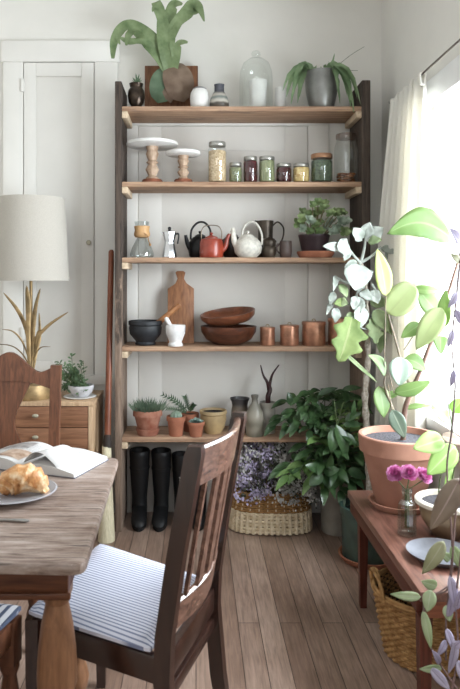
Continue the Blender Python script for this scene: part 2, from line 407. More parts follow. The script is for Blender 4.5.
for j in range(NV + 1):
    t = j / NV; z = -0.03 - t * 1.95
    spread = 1.0 + 0.12 * t
    for i in range(NU + 1):
        u = i / NU
        y = 0.27 - u * 0.46 * spread + 0.07 * t
        amp = 0.022 + 0.022 * min(1, t * 3)
        x = amp * math.sin(u * 2 * PI * 6.5 + 0.5 * t) - 0.02 * t - 0.03 * math.sin(min(1, t * 2.2) * PI / 2) * (1 - u) 
        zz = z + (0.03 * (0.5 + 0.5 * math.cos(u * 2 * PI * 6.5)) if j == 0 else 0)
        vs.append((x, y, zz))
for j in range(NV):
    for i in range(NU):
        q = j * (NU + 1) + i; fs.append([q, q + 1, q + NU + 2, q + NU + 1])
MB().add(vs, fs).build('cloth', cur_m, ct, sharp=80, solid=0.002)
for i in range(5):
    y = 0.25 - i * 0.108
    MB().tube([(0.012 * math.cos(a), y, 0.012 * math.sin(a) - 0.006 - (0.03 if math.sin(a) < -0.5 else 0)) for a in [2 * PI * k / 14 for k in range(14)]], 0.006, 6, True, 2.0).build('tab', cur_m, ct)

# ------------------------------------------------------------------ shelving unit
SF, SB = 3.53, 3.815
SHELF_Z = [2.28, 1.876, 1.47, 0.993, 0.507]
XL0, XL1, XR0, XR1 = -0.434, -0.398, 0.888, 0.934
su = thing('shelving_unit', 'tall open shelving unit of weathered reclaimed boards against back wall', 'shelves', (0, 0, 0))
def upright(xa, xb_, top):
    m = MB(); m.box((xa, SF, 0), (xb_, SB, top), 0.004); return m
def barn_mat(name, ztop, dark_to):
    m, t, b = nt(name)
    v = noise(t, coords(t, (16, 16, 1.0)), 5, 6, 0.65, 0.6)
    dk = mix_ramp(t, v, [(0.3, (44, 38, 35)), (0.72, (112, 96, 84))]); lt = mix_ramp(t, v, [(0.28, (112, 92, 78)), (0.72, (172, 150, 132))])
    n2 = noise(t, coords(t, (5, 5, 1.6)), 2.6, 5, 0.7)
    tc = t.nodes.new('ShaderNodeTexCoord'); sp = t.nodes.new('ShaderNodeSeparateXYZ'); t.links.new(tc.outputs['Object'], sp.inputs[0])
    mr = t.nodes.new('ShaderNodeMapRange'); mr.inputs[1].default_value = dark_to - 0.5; mr.inputs[2].default_value = dark_to + 0.5; mr.inputs[3].default_value = -0.35; mr.inputs[4].default_value = 0.3
    t.links.new(sp.outputs[2], mr.inputs[0])
    ad = t.nodes.new('ShaderNodeMath'); ad.operation = 'ADD'; t.links.new(n2, ad.inputs[0]); t.links.new(mr.outputs[0], ad.inputs[1])
    r = t.nodes.new('ShaderNodeValToRGB'); r.color_ramp.elements[0].position = 0.44; r.color_ramp.elements[1].position = 0.54; t.links.new(ad.outputs[0], r.inputs[0])
    mx = t.nodes.new('ShaderNodeMix'); mx.data_type = 'RGBA'; t.links.new(r.outputs[0], mx.inputs[0]); t.links.new(lt, mx.inputs[6]); t.links.new(dk, mx.inputs[7])
    t.links.new(mx.outputs[2], b.inputs['Base Color']); b.inputs['Roughness'].default_value = 0.85; bump(t, b, v, 0.5, 0.004); return m
# old stain on the reclaimed boards stops partway down
upright(XL0, XL1, Z(81, SF)).build('upright', barn_mat('stained_barn_board', 2.4, 1.15), su, 'dark weathered upper half')
upright(XR0, XR1, Z(80, SF)).build('upright', barn_mat('stained_barn_board_far', 2.4, 1.2), su, 'dark weathered board')
for i, z in enumerate(SHELF_Z):
    MB().box((XL1 + .001, SF + 0.004, z - 0.027), (XR0 - .001, SB - 0.005, z), 0.003).build('shelf_board', shelf_wood, su)
    for xa, xb_ in ((XL1 + .001, XL1 + .032), (XR0 - .032, XR0 - .001)):
        MB().box((xa, SF + 0.002, z - 0.062), (xb_, SB - 0.02, z - 0.0275), 0.003).build('cleat', cleat_wood, su)

# ------------------------------------------------------------------ dining table
def table_top_mat():
    m, t, b = nt('weathered_table_top')
    v = noise(t, coords(t, (2.2, 22, 8)), 4, 7, 0.68, 0.8)
    c1 = mix_ramp(t, v, [(0.3, (90, 72, 62)), (0.44, (166, 148, 138)), (0.74, (208, 198, 192))])
    v2 = noise(t, coords(t, (1.2, 5, 5)), 3.5, 5, 0.7)
    r = mix_ramp(t, v2, [(0.35, (190, 172, 158)), (0.68, (255, 253, 250))])
    mx = t.nodes.new('ShaderNodeMix'); mx.data_type = 'RGBA'; mx.blend_type = 'MULTIPLY'; mx.inputs[0].default_value = 0.9
    t.links.new(c1, mx.inputs[6]); t.links.new(r, mx.inputs[7])
    # open grain cracks and the joints between the planks
    cr_ = noise(t, coords(t, (1.6, 38, 4), (0, 0, 0.02)), 3.1, 4, 0.6, 0.4)
    ck = mix_ramp(t, cr_, [(0.33, (104, 82, 70)), (0.40, (255, 255, 255))])
    tc = t.nodes.new('ShaderNodeTexCoord'); sp = t.nodes.new('ShaderNodeSeparateXYZ'); t.links.new(tc.outputs['Object'], sp.inputs[0])
    wv = t.nodes.new('ShaderNodeMath'); wv.operation = 'MULTIPLY_ADD'; wv.inputs[1].default_value = 1 / 0.17; wv.inputs[2].default_value = 10.3; t.links.new(sp.outputs[1], wv.inputs[0])
    fr = t.nodes.new('ShaderNodeMath'); fr.operation = 'FRACT'; t.links.new(wv.outputs[0], fr.inputs[0])
    jn = mix_ramp(t, fr.outputs[0], [(0.006, (96, 76, 64)), (0.016, (255, 255, 255))])
    out_ = mx.outputs[2]
    for e_, k_ in ((ck, .8), (jn, .85)):
        m3 = t.nodes.new('ShaderNodeMix'); m3.data_type = 'RGBA'; m3.blend_type = 'MULTIPLY'; m3.inputs[0].default_value = k_
        t.links.new(out_, m3.inputs[6]); t.links.new(e_, m3.inputs[7]); out_ = m3.outputs[2]
    t.links.new(out_, b.inputs['Base Color'])
    b.inputs['Roughness'].default_value = 0.36; b.inputs['Specular IOR Level'].default_value = 0.6; bump(t, b, v, 0.25, 0.002); return m
TZ = 0.75
tb = thing('dining_table', 'weathered wooden dining table with thick turned legs', 'table', (-0.8, 1.83, 0))
def tl(x, y, z): return (x + 0.8, y - 1.83, z)
nr, fr_ = (-0.236, 1.405), (-0.262, 2.25)
def rounded(poly, r, n=5):
    out = []
    for i, p in enumerate(poly):
        p = Vector(p); a = (Vector(poly[i - 1]) - p).normalized(); b2 = (Vector(poly[(i + 1) % len(poly)]) - p).normalized()
        q0 = p + a * r; q1 = p + b2 * r
        for k in range(n + 1):
            t = k / n; out.append(q0 * (1 - t) ** 2 + p * 2 * t * (1 - t) + q1 * t * t)
    return out
tp = rounded([nr, fr_, (-1.42, 2.27), (-1.42, 1.46)], 0.035)
MB().prism([tl(p.x, p.y, TZ - 0.028) for p in tp], (0, 0, 0.028), 0.009).build('tabletop', table_top_mat(), tb)
MB().tube([tl(-0.251, 1.72, 0.737), tl(-0.246, 1.72, 0.737)], 0.006, 10).build('screw_cap', iron_m, tb, 'dark round plug in the table edge')
ap = MB()
ap.box(tl(-1.36, 1.47, 0.655), tl(-0.285, 1.5, 0.7215), 0.003); ap.build('apron', table_apron_m, tb)
MB().box(tl(-1.36, 2.17, 0.655), tl(-0.31, 2.2, 0.7215), 0.003).build('apron', table_apron_m, tb)
MB().box(tl(-0.318, 1.501, 0.655), tl(-0.286, 2.169, 0.7215), 0.003).build('apron', wood('honey_apron_wood_side', (84, 48, 30), (124, 78, 50), 1, 7, 0.5, 14), tb)
MB().box(tl(-1.37, 1.501, 0.655), tl(-1.34, 2.169, 0.7215), 0.003).build('apron', MATS['honey_apron_wood_side'], tb)
MB().box(tl(-1.36, 1.462, 0.645), tl(-0.279, 1.47, 0.66), 0.003).build('apron_bead', table_apron_m, tb)
LP = [(0.031, 0.0), (0.036, 0.03), (0.046, 0.06), (0.05, 0.085), (0.042, 0.115), (0.034, 0.13), (0.038, 0.15), (0.05, 0.2), (0.056, 0.26), (0.056, 0.3), (0.05, 0.36), (0.042, 0.4), (0.047, 0.405), (0.047, 0.415), (0.053, 0.42), (0.054, 0.45), (0.051, 0.5), (0.043, 0.56), (0.032, 0.605), (0.031, 0.61), (0.037, 0.618), (0.037, 0.626), (0.03, 0.632), (0.03, 0.645)]
LP = [(r * 0.86, z) for r, z in LP]
for lx, ly in ((-0.322, 1.53), (-0.387, 2.12), (-1.3, 1.56), (-1.3, 2.13)):
    m = MB().lathe(LP, 28, tl(lx, ly, 0)); m.box(tl(lx - .032, ly - .029, 0.625), tl(lx + .032, ly + .029, 0.72), 0.003)
    m.build('leg', table_leg_m, tb)

# ------------------------------------------------------------------ chairs
def stripe_mat(name, nx, ny, pitch, base, line, wid=0.42):
    m, t, b = nt(name)
    tc = t.nodes.new('ShaderNodeTexCoord'); dt = t.nodes.new('ShaderNodeVectorMath'); dt.operation = 'DOT_PRODUCT'
    dt.inputs[1].default_value = (nx / pitch, ny / pitch, 0); t.links.new(tc.outputs['Object'], dt.inputs[0])
    fr = t.nodes.new('ShaderNodeMath'); fr.operation = 'FRACT'; t.links.new(dt.outputs['Value'], fr.inputs[0])
    r = t.nodes.new('ShaderNodeValToRGB'); e = r.color_ramp.elements
    e[0].position = wid - 0.06; e[0].color = (*lin(line), 1); e[1].position = wid + 0.06; e[1].color = (*lin(base), 1)
    t.links.new(fr.outputs[0], r.inputs[0]); t.links.new(r.outputs[0], b.inputs['Base Color'])
    b.inputs['Roughness'].default_value = 0.9; b.inputs['Specular IOR Level'].default_value = 0.15
    v = noise(t, coords(t), 400, 2); bump(t, b, v, 0.15, 0.001); return m
# slat-back chair at the right side of the table
c1 = thing('dining_chair', 'dark slat back dining chair with striped cushion, pulled out beside the table', 'chair', (-0.2, 1.9, 0))
def cl(v): return Vector(v) - Vector((-0.2, 1.9, 0))
RN, RF = Vector((-0.078, 1.582, 0)), Vector((0.049, 1.95, 0)); FN, FF = Vector((-0.435, 1.775, 0)), Vector((-0.315, 2.2, 0))
bx = (RF - RN).normalized(); rk = Vector((0.954, -0.297, 0)) if False else Vector((bx.y, -bx.x, 0))
def post(base, wdt, th, ztop, rake_top, rake_bot):
    """rectangular post swept along a bent line: splayed foot, straight at the seat, raked back above"""
    m = MB(); rings = []
    for z, off in ((0, rake_bot), (0.2, rake_bot * 0.35), (0.4, 0.0), (0.5, 0.004), (0.7, rake_top * 0.42), (ztop - 0.02, rake_top * 0.97), (ztop, rake_top)):
        c = base + rk * off; q = 1.0 if z < ztop else 0.82
        tt = th * (0.8 if z == 0 else 1.0) * q; ww = wdt * q
        rings.append([cl(c + bx * (sx * ww / 2) + rk * (sy * tt / 2) + Vector((0, 0, z))) for sx, sy in ((-1, -1), (1, -1), (1, 1), (-1, 1))])
    m.loft(rings); return m
RT, RB = 0.082, 0.05
post(RN, 0.032, 0.042, 0.965, RT, RB).build('back_post', dark_chair, c1, sharp=30)
post(RF, 0.032, 0.042, 0.97, RT, RB).build('back_post', dark_chair, c1, sharp=30)
def bowed(z0, z1, off, bow, th, name, mat, endin=0.014):
    """a rail between the posts, bowed backwards"""
    m = MB(); rings = []; a = RN + bx * endin; b2 = RF - bx * endin
    for i in range(13):
        t = i / 12; c = a.lerp(b2, t) + rk * (bow * math.sin(PI * t))
        rings.append([cl(c + rk * (off(z) + s * th / 2) + Vector((0, 0, z))) for z, s in ((z0, -1), (z0, 1), (z1 - 0.006, 1), (z1, 0.4), (z1, -0.4), (z1 - 0.006, -1))])
    m.loft(rings); return m.build(name, mat, c1, sharp=30)
offz = lambda z: RT * 0.42 * (z - 0.5) / 0.2 if z < 0.7 else RT * (0.42 + 0.55 * (z - 0.7) / 0.25)
wood_rail_lit = wood('lit_rail_wood', (84, 58, 48), (148, 114, 98), 1, 6, 0.26, 12, 0.06, spec=0.9)  # paler copy of the chair wood: window light painted into the chair back
bowed(0.86, 0.958, offz, 0.03, 0.02, 'crest_rail', wood_rail_lit)
bowed(0.50, 0.575, offz, 0.026, 0.02, 'back_rail', wood_rail_lit)
for t, wd in ((0.2, 0.016), (0.38, 0.022), (0.56, 0.02), (0.74, 0.02)):
    m = MB(); rings = []
    for z in (0.565, 0.66, 0.76, 0.87):
        c = RN.lerp(RF, t) + rk * (0.028 * math.sin(PI * t) + offz(z))
        w_ = wd * (1.75 if 0.3 < t < 0.65 else 1.0)
        rings.append([cl(c + bx * (sx * w_ / 2) + rk * (sy * 0.005) + Vector((0, 0, z))) for sx, sy in ((-1, -1), (1, -1), (1, 1), (-1, 1))])
    m.loft(rings).build('back_slat', wood_rail_lit, c1, sharp=30)
def bar(a, b2, z0, z1, th, name, mat):
    d_ = (b2 - a).normalized(); n_ = Vector((d_.y, -d_.x, 0)) * th / 2; m = MB()
    m.prism([cl(a - n_ + Vector((0, 0, z0))), cl(b2 - n_ + Vector((0, 0, z0))), cl(b2 + n_ + Vector((0, 0, z0))), cl(a + n_ + Vector((0, 0, z0)))], (0, 0, z1 - z0), 0.003)
    return m.build(name, mat, c1, sharp=30)
bar(RN + (FN - RN) * 0.03, FN, 0.385, 0.452, 0.022, 'seat_rail', dark_chair); bar(RF, FF, 0.385, 0.452, 0.022, 'seat_rail', dark_chair)
bar(FN, FF, 0.385, 0.452, 0.022, 'seat_rail', dark_chair); bar(RN + bx * .012, RF - bx * .012, 0.385, 0.452, 0.022, 'seat_rail', dark_chair)
bar(RN + bx * .01, RF - bx * .01, 0.33, 0.365, 0.022, 'stretcher', dark_chair)
for q in (FN, FF):
    m = MB(); m.loft([[cl(q + Vector((sx * w_, sy * w_, z))) for sx, sy in ((-1, -1), (1, -1), (1, 1), (-1, 1))] for z, w_ in ((0, 0.014), (0.3, 0.019), (0.45, 0.02))])
    m.build('leg', dark_chair, c1, sharp=30)
# cushion: a soft pad with rounded rim covering the seat
def pad(corners, z0, z1, push=0.012, n=14):
    """cushion over a four-cornered seat; z0 underside, z1 crown"""
    a, b2, c_, d_ = corners; vs = []; fs = []
    def at(u, v): return a.lerp(b2, u).lerp(d_.lerp(c_, u), v)
    for side in (1, 0):
        for j in range(n + 1):
            for i in range(n + 1):
                u, v = i / n, j / n
                cu = 0.5 + (u - 0.5) * 1.0; e = min(u, 1 - u, v, 1 - v)
                p = at(u, v); k = 1 - max(0, 1 - e / 0.12) ** 2.2
                zz = (z0 + z1) / 2 + ((z1 - (z0 + z1) / 2) * (0.25 + 0.75 * k) if side else -(z1 - z0) / 2 * (0.3 + 0.7 * k))
                rr = 0.0
                if (u < .06 or u > .94) and (v < .06 or v > .94): p = p.lerp(at(.5, .5), 0.018)
                vs.append(Vector((p.x, p.y, zz)))
    N = (n + 1) ** 2
    for j in range(n):
        for i in range(n):
            q = j * (n + 1) + i
            fs.append([q, q + 1, q + n + 2, q + n + 1]); fs.append([N + q, N + q + n + 1, N + q + n + 2, N + q + 1])
    edge = [i for i in range(n + 1)] + [i * (n + 1) + n for i in range(1, n + 1)] + [n * (n + 1) + i for i in range(n - 1, -1, -1)] + [i * (n + 1) for i in range(n - 1, 0, -1)]
    for k in range(len(edge)):
        p, q = edge[k], edge[(k + 1) % len(edge)]; fs.append([q, p, N + p, N + q])
    return MB().add(vs, fs)
def grow(cs, g):
    ce = sum(cs, Vector()) / 4; return [c + (c - ce).normalized() * g for c in cs]
cc = [RN - rk * 0.028 - bx * 0.012, RF - rk * 0.026 + bx * 0.0, FF + (FF - RF) * 0.03 + bx * .01, FN + (FN - RN) * 0.03 - bx * .018]
sd = ((FN + FF) - (RN + RF)).normalized(); sn = Vector((-sd.y, sd.x, 0))
pad([cl(c) for c in cc], 0.45, 0.482).build('seat_cushion', stripe_mat('ticking_stripe', sn.x, sn.y, 0.0125, (224, 225, 236), (142, 150, 176), 0.34), c1, 'white cushion with narrow blue grey stripes', sharp=60)

# chairs with a vase-shaped splat and a curved crest
def splat_chair(name, label, loc, rz, cushion, group=None):
    """origin at floor centre; faces local +Y, back at local -Y"""
    r = thing(name, label, 'chair', loc, rz, group)
    W2, D2 = 0.225, 0.2
    for s in (-1, 1):
        m = MB(); m.loft([[Vector((s * (W2 - 0.022) + sx * 0.022, -D2 - ry + sy * 0.016, z)) for sx, sy in ((-1, -1), (1, -1), (1, 1), (-1, 1))] for z, ry in ((0, 0.05), (0.42, 0.0), (0.7, 0.02), (0.985, 0.06))])
        m.build('back_post', mid_chair, r, sharp=30)
        lp = [(0.016, 0), (0.02, 0.03), (0.015, 0.06), (0.024, 0.1), (0.026, 0.14), (0.017, 0.17), (0.024, 0.2), (0.026, 0.25), (0.018, 0.3), (0.026, 0.32), (0.026, 0.335)]
        m = MB().lathe(lp, 18, (s * (W2 - 0.02), D2 - 0.02, 0)); m.box((s * (W2 - 0.02) - .024, D2 - .044, .33), (s * (W2 - 0.02) + .024, D2 + .004, .45), 0.003); m.build('leg', mid_chair, r)
        MB().box((s * (W2 - 0.015) - .011, -D2 + .01, .39), (s * (W2 - 0.015) + .011, D2 - .03, .45), 0.002).build('seat_rail', mid_chair, r)
    MB().box((-W2 + .03, D2 - .03, .39), (W2 - .03, D2 - .008, .45), 0.002).build('seat_rail', mid_chair, r)
    MB().box((-W2 + .03, -D2 - .01, .39), (W2 - .03, -D2 + .012, .45), 0.002).build('seat_rail', mid_chair, r)
    yb = lambda z: -D2 - (0.02 * (z - .42) / .28 if z < .7 else 0.02 + 0.04 * (z - .7) / .285)
    # crest: outline in XZ, bent with the rake
    xs = [i / 24 * 2 - 1 for i in range(25)]
    top = lambda u: 0.955 + (0.085 * (0.5 + 0.5 * math.cos(min(1, abs(u) / 0.78) * PI))) + (0.018 * max(0, abs(u) - .78) / .22)
    bot = lambda u: 0.895 + 0.025 * (1 - u * u) - 0.02 * max(0, abs(u) - .6)
    m = MB(); m.loft([[Vector((u * (W2 - 0.043), yb(z) + s * 0.013, z)) for z, s in ((bot(u), -1), (bot(u), 1), (top(u), 1), (top(u), -1))] for u in xs])
    m.build('crest_rail', mid_chair, r, sharp=30)
    hw = lambda t: 0.055 + 0.045 * math.exp(-((t - 0.28) / 0.16) ** 2) - 0.022 * math.exp(-((t - 0.62) / 0.13) ** 2) + 0.05 * max(0, (t - 0.72) / 0.28) ** 1.5
    m = MB(); m.loft([[Vector((sx * hw(t), yb(0.45 + 0.475 * t) + sy * 0.007, 0.45 + 0.475 * t)) for sx, sy in ((-1, -1), (1, -1), (1, 1), (-1, 1))] for t in [i / 22 for i in range(23)]])
    m.build('splat', mid_chair, r, sharp=30)
    cs_ = [Vector((-W2 + .02, -D2 + .02, 0)), Vector((W2 - .02, -D2 + .02, 0)), Vector((W2 + .005, D2 + .008, 0)), Vector((-W2 - .005, D2 + .008, 0))]
    pad(cs_, 0.45, 0.485).build('seat_cushion', stripe_mat('ticking_stripe_wide', 1, 0, 0.022, (222, 222, 226), (104, 112, 134), 0.4) if 'tw' not in MATS else MATS['tw'], r, 'white cushion with blue grey stripes', sharp=60)
    return r
splat_chair('dining_chair', 'brown wooden chair with vase shaped splat behind the table and book', (-0.80, 2.58, 0), PI + 0.02, True)
splat_chair('dining_chair', 'wooden chair with turned legs and striped cushion tucked under near table edge', (-0.735, 1.63, 0), -0.2, True)

# ------------------------------------------------------------------ on the table: book, plate, croissant, knife
BO = Vector((-0.518, 2.175, TZ)); bang = math.radians(-20)
bk = thing('open_book', 'open cookbook with white pages lying at the far edge of table', 'book', BO, bang)
paper = plain('book_paper', (214, 212, 210), 0.6, var=0.02)
def pages_mat(name):
    """printed page: columns of grey text lines"""
    m, t, b = nt(name)
    tc = t.nodes.new('ShaderNodeTexCoord'); sp = t.nodes.new('ShaderNodeSeparateXYZ'); t.links.new(tc.outputs['UV'], sp.inputs[0])
    def mth(op, a, v=None):
        n = t.nodes.new('ShaderNodeMath'); n.operation = op
        t.links.new(a, n.inputs[0])
        if v is not None:
            if isinstance(v, float): n.inputs[1].default_value = v
            else: t.links.new(v, n.inputs[1])
        return n.outputs[0]
    rows = mth('LESS_THAN', mth('FRACT', mth('MULTIPLY', sp.outputs[1], 26.0)), 0.38)
    inx = mth('MULTIPLY', mth('GREATER_THAN', sp.outputs[0], 0.12), mth('LESS_THAN', sp.outputs[0], 0.62))
    iny = mth('MULTIPLY', mth('GREATER_THAN', sp.outputs[1], 0.2), mth('LESS_THAN', sp.outputs[1], 0.85))
    wd = noise(t, coords(t, (90, 8, 1), kind='UV'), 3, 2)
    k = mth('MULTIPLY', mth('MULTIPLY', rows, mth('MULTIPLY', inx, iny)), mth('GREATER_THAN', wd, 0.42))
    mx = t.nodes.new('ShaderNodeMix'); mx.data_type = 'RGBA'; t.links.new(k, mx.inputs[0]); mx.inputs[6].default_value = (*lin((212, 210, 208)), 1); mx.inputs[7].default_value = (*lin((140, 136, 136)), 1)
    t.links.new(mx.outputs[2], b.inputs['Base Color']); b.inputs['Roughness'].default_value = 0.55; return m
BW, BH = 0.195, 0.215
def page_block(sgn, th, crown):
    """half of an open book; z profile arches near the gutter"""
    m = MB(); n = 14; vs = []; fs = []; uv = []
    for j in range(2):
        y = (-0.5 + j) * BH
        for i in range(n + 1):
            u = i / n; z = 0.004 + th * (1 - 0.25 * u) + crown * math.sin(PI * min(1, u * 1.02)) ** 0.8 * (1 - 0.55 * u)
            vs.append((sgn * u * BW, y, z)); uv.append((u, j))
        for i in range(n + 1):
            vs.append((sgn * (i / n) * (BW + 0.002), y, 0.003)); uv.append((0, 0))
    r = n + 1
    for i in range(n):
        fs.append([i, i + 1, 2 * r + i + 1, 2 * r + i]); fs.append([r + i, 3 * r + i, 3 * r + i + 1, r + i + 1])
        fs.append([i, r + i, r + i + 1, i + 1]); fs.append([2 * r + i, 2 * r + i + 1, 3 * r + i + 1, 3 * r + i])
    fs.append([n, r + n, 3 * r + n, 2 * r + n]); fs.append([0, 2 * r, 3 * r, r])
    return m.add(vs, fs, uv)
pg = pages_mat('printed_pages')
MB().box((-BW - .006, -BH / 2 - .004, 0.0), (BW + .006, BH / 2 + .004, 0.003), 0.001).build('cover', plain('grey_book_cover', (120, 118, 124), 0.5), bk)
page_block(1, 0.012, 0.022).build('page_block', pg, bk, sharp=50); page_block(-1, 0.014, 0.03).build('page_block', pg, bk, sharp=50)
def on_page(sgn, th, crown, u0, u1, y0, y1, name, mat, lift=0.0008):
    m = MB(); n = 8; vs = []; fs = []
    for i in range(n + 1):
        u = u0 + (u1 - u0) * i / n; z = 0.004 + th * (1 - 0.25 * u) + crown * math.sin(PI * min(1, u * 1.02)) ** 0.8 * (1 - 0.55 * u) + lift
        vs += [(sgn * u * BW, y0, z), (sgn * u * BW, y1, z)]
    for i in range(n): fs.append([2 * i, 2 * i + 2, 2 * i + 3, 2 * i + 1])
    return m.add(vs, fs).build(name, mat, bk)
on_page(-1, 0.014, 0.03, 0.1, 0.55, -0.085, 0.0, 'printed_photo', plain('page_photo_brown', (150, 116, 92), 0.4, var=0.5, scale=40, c2=(210, 190, 172)))
on_page(-1, 0.014, 0.03, 0.3, 0.95, 0.02, 0.09, 'printed_photo', plain('page_photo_grey', (112, 108, 110), 0.4, var=0.5, scale=40, c2=(190, 184, 180)))
# a loose page standing up in an arch
m = MB(); vs = []; fs = []
for i in range(13):
    t = i / 12; x = 0.012 + 0.13 * t; z = 0.03 + 0.042 * math.sin(PI * t ** 0.8) - 0.012 * t
    vs += [(x, -BH / 2 + 0.004, z), (x + 0.01, BH / 2 - 0.07, z * 0.8 + 0.004)]
for i in range(12): fs.append([2 * i, 2 * i + 2, 2 * i + 3, 2 * i + 1])
m.add(vs, fs).build('page', paper, bk, solid=0.0006)
pc = G(11, 495, TZ); pc = Vector((-0.512, 1.845, TZ))
pl = MB().lathe([(0.0, 0.003), (0.045, 0.003), (0.05, 0.0), (0.06, 0.0), (0.062, 0.004), (0.09, 0.009), (0.118, 0.017), (0.122, 0.0185), (0.118, 0.0205), (0.088, 0.0125), (0.06, 0.0075), (0.0, 0.0065)], 48, (0, 0, 0))
o = pl.build('plate', plain('grey_glazed_plate', (176, 174, 178), 0.22, var=0.05, spec=0.6), None, origin=(0, 0, 0)); o.location = pc
tag(o, 'shallow grey glazed plate under the croissant on the table', 'plate')
def pastry():
    m, t, b = nt('baked_pastry')
    v = noise(t, coords(t, (1, 1, 1)), 30, 5, 0.6); v2 = noise(t, coords(t, (60, 6, 20)), 3, 3)
    c = mix_ramp(t, v, [(0.32, (172, 104, 52)), (0.5, (214, 160, 102)), (0.68, (240, 218, 184))])
    t.links.new(c, b.inputs['Base Color']); b.inputs['Roughness'].default_value = 0.4; bump(t, b, v2, 0.6, 0.004); return m
cr = MB(); pts = []; rs = []
for i in range(61):
    t = i / 60; a = -0.55 + 1.1 * t
    pts.append((0.155 * math.sin(a) * 0.78, 0.06 * (math.cos(a) - 1) * 1.2, 0.0))
    seg = (t * 6.0) % 1.0
    rs.append((0.006 + 0.036 * math.sin(PI * (0.06 + 0.88 * t)) ** 0.85) * (0.84 + 0.26 * (1 - seg) ** 0.7))
pts = [(x, y, r * 0.985) for (x, y, z), r in zip(pts, rs)]
cr.tube(pts, rs, 20)
o = cr.build('croissant', pastry(), None, sharp=70); o.location = pc + Vector((0.03, -0.005, 0.0068)); o.rotation_euler = (0, 0, 0.12)
tag(o, 'golden baked croissant lying on the grey plate', 'croissant')
kf = thing('table_knife', 'thin steel knife lying in front of the croissant plate', 'knife', Vector((-0.50, 1.655, TZ)), -0.12)
MB().loft([[Vector((x, s * w_, z)) for s, z in ((-1, 0.001), (1, 0.001), (1, 0.0035), (-1, 0.0035))] for x, w_ in ((-0.12, 0.002), (-0.1, 0.006), (-0.03, 0.007), (0.0, 0.005))]).build('blade', steel, kf)
MB().tube([(0.0, 0, 0.0035), (0.03, 0, 0.0045), (0.075, 0, 0.005), (0.085, 0, 0.005)], [0.003, 0.0035, 0.0045, 0.002], 10).build('handle', steel, kf)

# ------------------------------------------------------------------ chest, lamp and bowl plant at the left
CHX0, CHX1, CHY0, CHY1, CHZ = -1.22, -0.535, 3.42, 3.79, 0.717
chest_w = wood('pale_chest_wood', (124, 84, 60), (168, 124, 94), 0, 5, 0.5, 12, 0.1)
chest_e = wood('chest_edge_wood', (176, 144, 112), (212, 184, 152), 2, 6, 0.55, 10, 0.1)
ch = thing('drawer_chest', 'low honey wood chest of drawers against wall behind vase splat chair', 'chest of drawers', ((CHX0 + CHX1) / 2, CHY0, 0))
def hl(x, y, z): return (x - (CHX0 + CHX1) / 2, y - CHY0, z)
MB().box(hl(CHX0, CHY0, CHZ - 0.022), hl(CHX1 + .006, CHY1, CHZ), 0.003).build('chest_top', chest_e, ch)
b = MB(); b.box(hl(CHX0, CHY0 + 0.02, 0.05), hl(CHX0 + .02, CHY1, CHZ - .0225), 0.002); b.build('side_panel', chest_e, ch)
MB().box(hl(CHX1 - .024, CHY0 + 0.002, 0.0), hl(CHX1, CHY1, CHZ - .0225), 0.002).build('side_panel', chest_e, ch)
MB().box(hl(CHX0 + .02, CHY1 - .012, 0.05), hl(CHX1 - .024, CHY1, CHZ - .0225), 0).build('back_panel', chest_w, ch)
xm = X(57, CHY0)
MB().box(hl(xm - .009, CHY0 + .003, 0.05), hl(xm + .009, CHY1 - .012, CHZ - .0225), 0.001).build('divider', chest_e, ch)
kb = MATS['brass_knob']
for xa, xb_ in ((CHX0 + .022, xm - .011), (xm + .011, CHX1 - .026)):
    for za, zb_ in ((0.585, 0.692), (0.475, 0.581), (0.29, 0.471), (0.07, 0.286)):
        dr = MB().box(hl(xa, CHY0 + 0.004, za), hl(xb_, CHY0 + .022, zb_), 0.002).build('drawer', chest_w, ch)
        if xb_ < xm:
            MB().lathe([(0.006, 0), (0.006, 0.01), (0.012, 0.016), (0.013, 0.022), (0.006, 0.028), (0, 0.029)], 14, hl(X(36, CHY0), CHY0 + .004, (za + zb_) / 2 + .01), Matrix.Rotation(PI / 2, 3, 'X'), 1.3, .8).build('drawer_knob', kb, dr, 'pale metal knob')
LY = 3.55; lx = X(31, LY)
lamp = thing('table_lamp', 'brass reed table lamp with big cream drum shade on the chest', 'lamp', (lx, LY, CHZ))
MB().lathe([(0.0, 0), (0.108, 0), (0.11, 0.004), (0.11, 0.074), (0.107, 0.078), (0.03, 0.079), (0.012, 0.084), (0, 0.085)], 48).build('base', brass, lamp)
MB().tube([(0, 0, 0.08), (0, 0, 0.66)], 0.009, 12).build('stem', brass, lamp)
random.seed(3)
def reed(pts, w_):
    q = [Vector(((px - 31) * LY / F, dy, (396 - py) * LY / F)) for px, py, dy in pts]
    q = spline(q, 5); m = MB(); n = len(q)
    m.tube(q, [max(0.0012, w_ * (math.sin(PI * (0.12 + 0.86 * i / (n - 1))) ** 0.7)) for i in range(n)], 8, flat=0.45); return m
for pts, w_ in (([(31, 380, .01), (27, 335, .02), (19, 310, -.01), (5, 291, -.03)], 0.012), ([(31, 380, -.01), (33, 345, -.02), (48, 325, -.03), (70, 310, -.05)], 0.010),
                ([(30, 372, .02), (28, 330, .02), (26, 305, .03), (24, 286, .04)], 0.012), ([(32, 372, -.02), (34, 330, -.02), (37, 305, -.03), (42, 287, -.04)], 0.012),
                ([(31, 370, -.03), (30, 330, -.04), (31, 300, -.05), (29, 284, -.05)], 0.013), ([(30, 360, -.01), (24, 340, -.03), (16, 329, -.06), (6, 327, -.07)], 0.005),
                ([(32, 362, .0), (36, 345, -.02), (40, 330, -.05), (47, 327, -.08)], 0.006), ([(30, 366, 0), (24, 352, -.03), (14, 343, -.06), (-4, 341, -.08)], 0.007),
                ([(32, 366, 0), (36, 354, -.03), (43, 345, -.05), (53, 344, -.06)], 0.005), ([(31, 375, .02), (34, 350, .05), (37, 335, .06), (36, 312, .07)], 0.011)):
    reed(pts, w_).build('reed', brass, lamp)
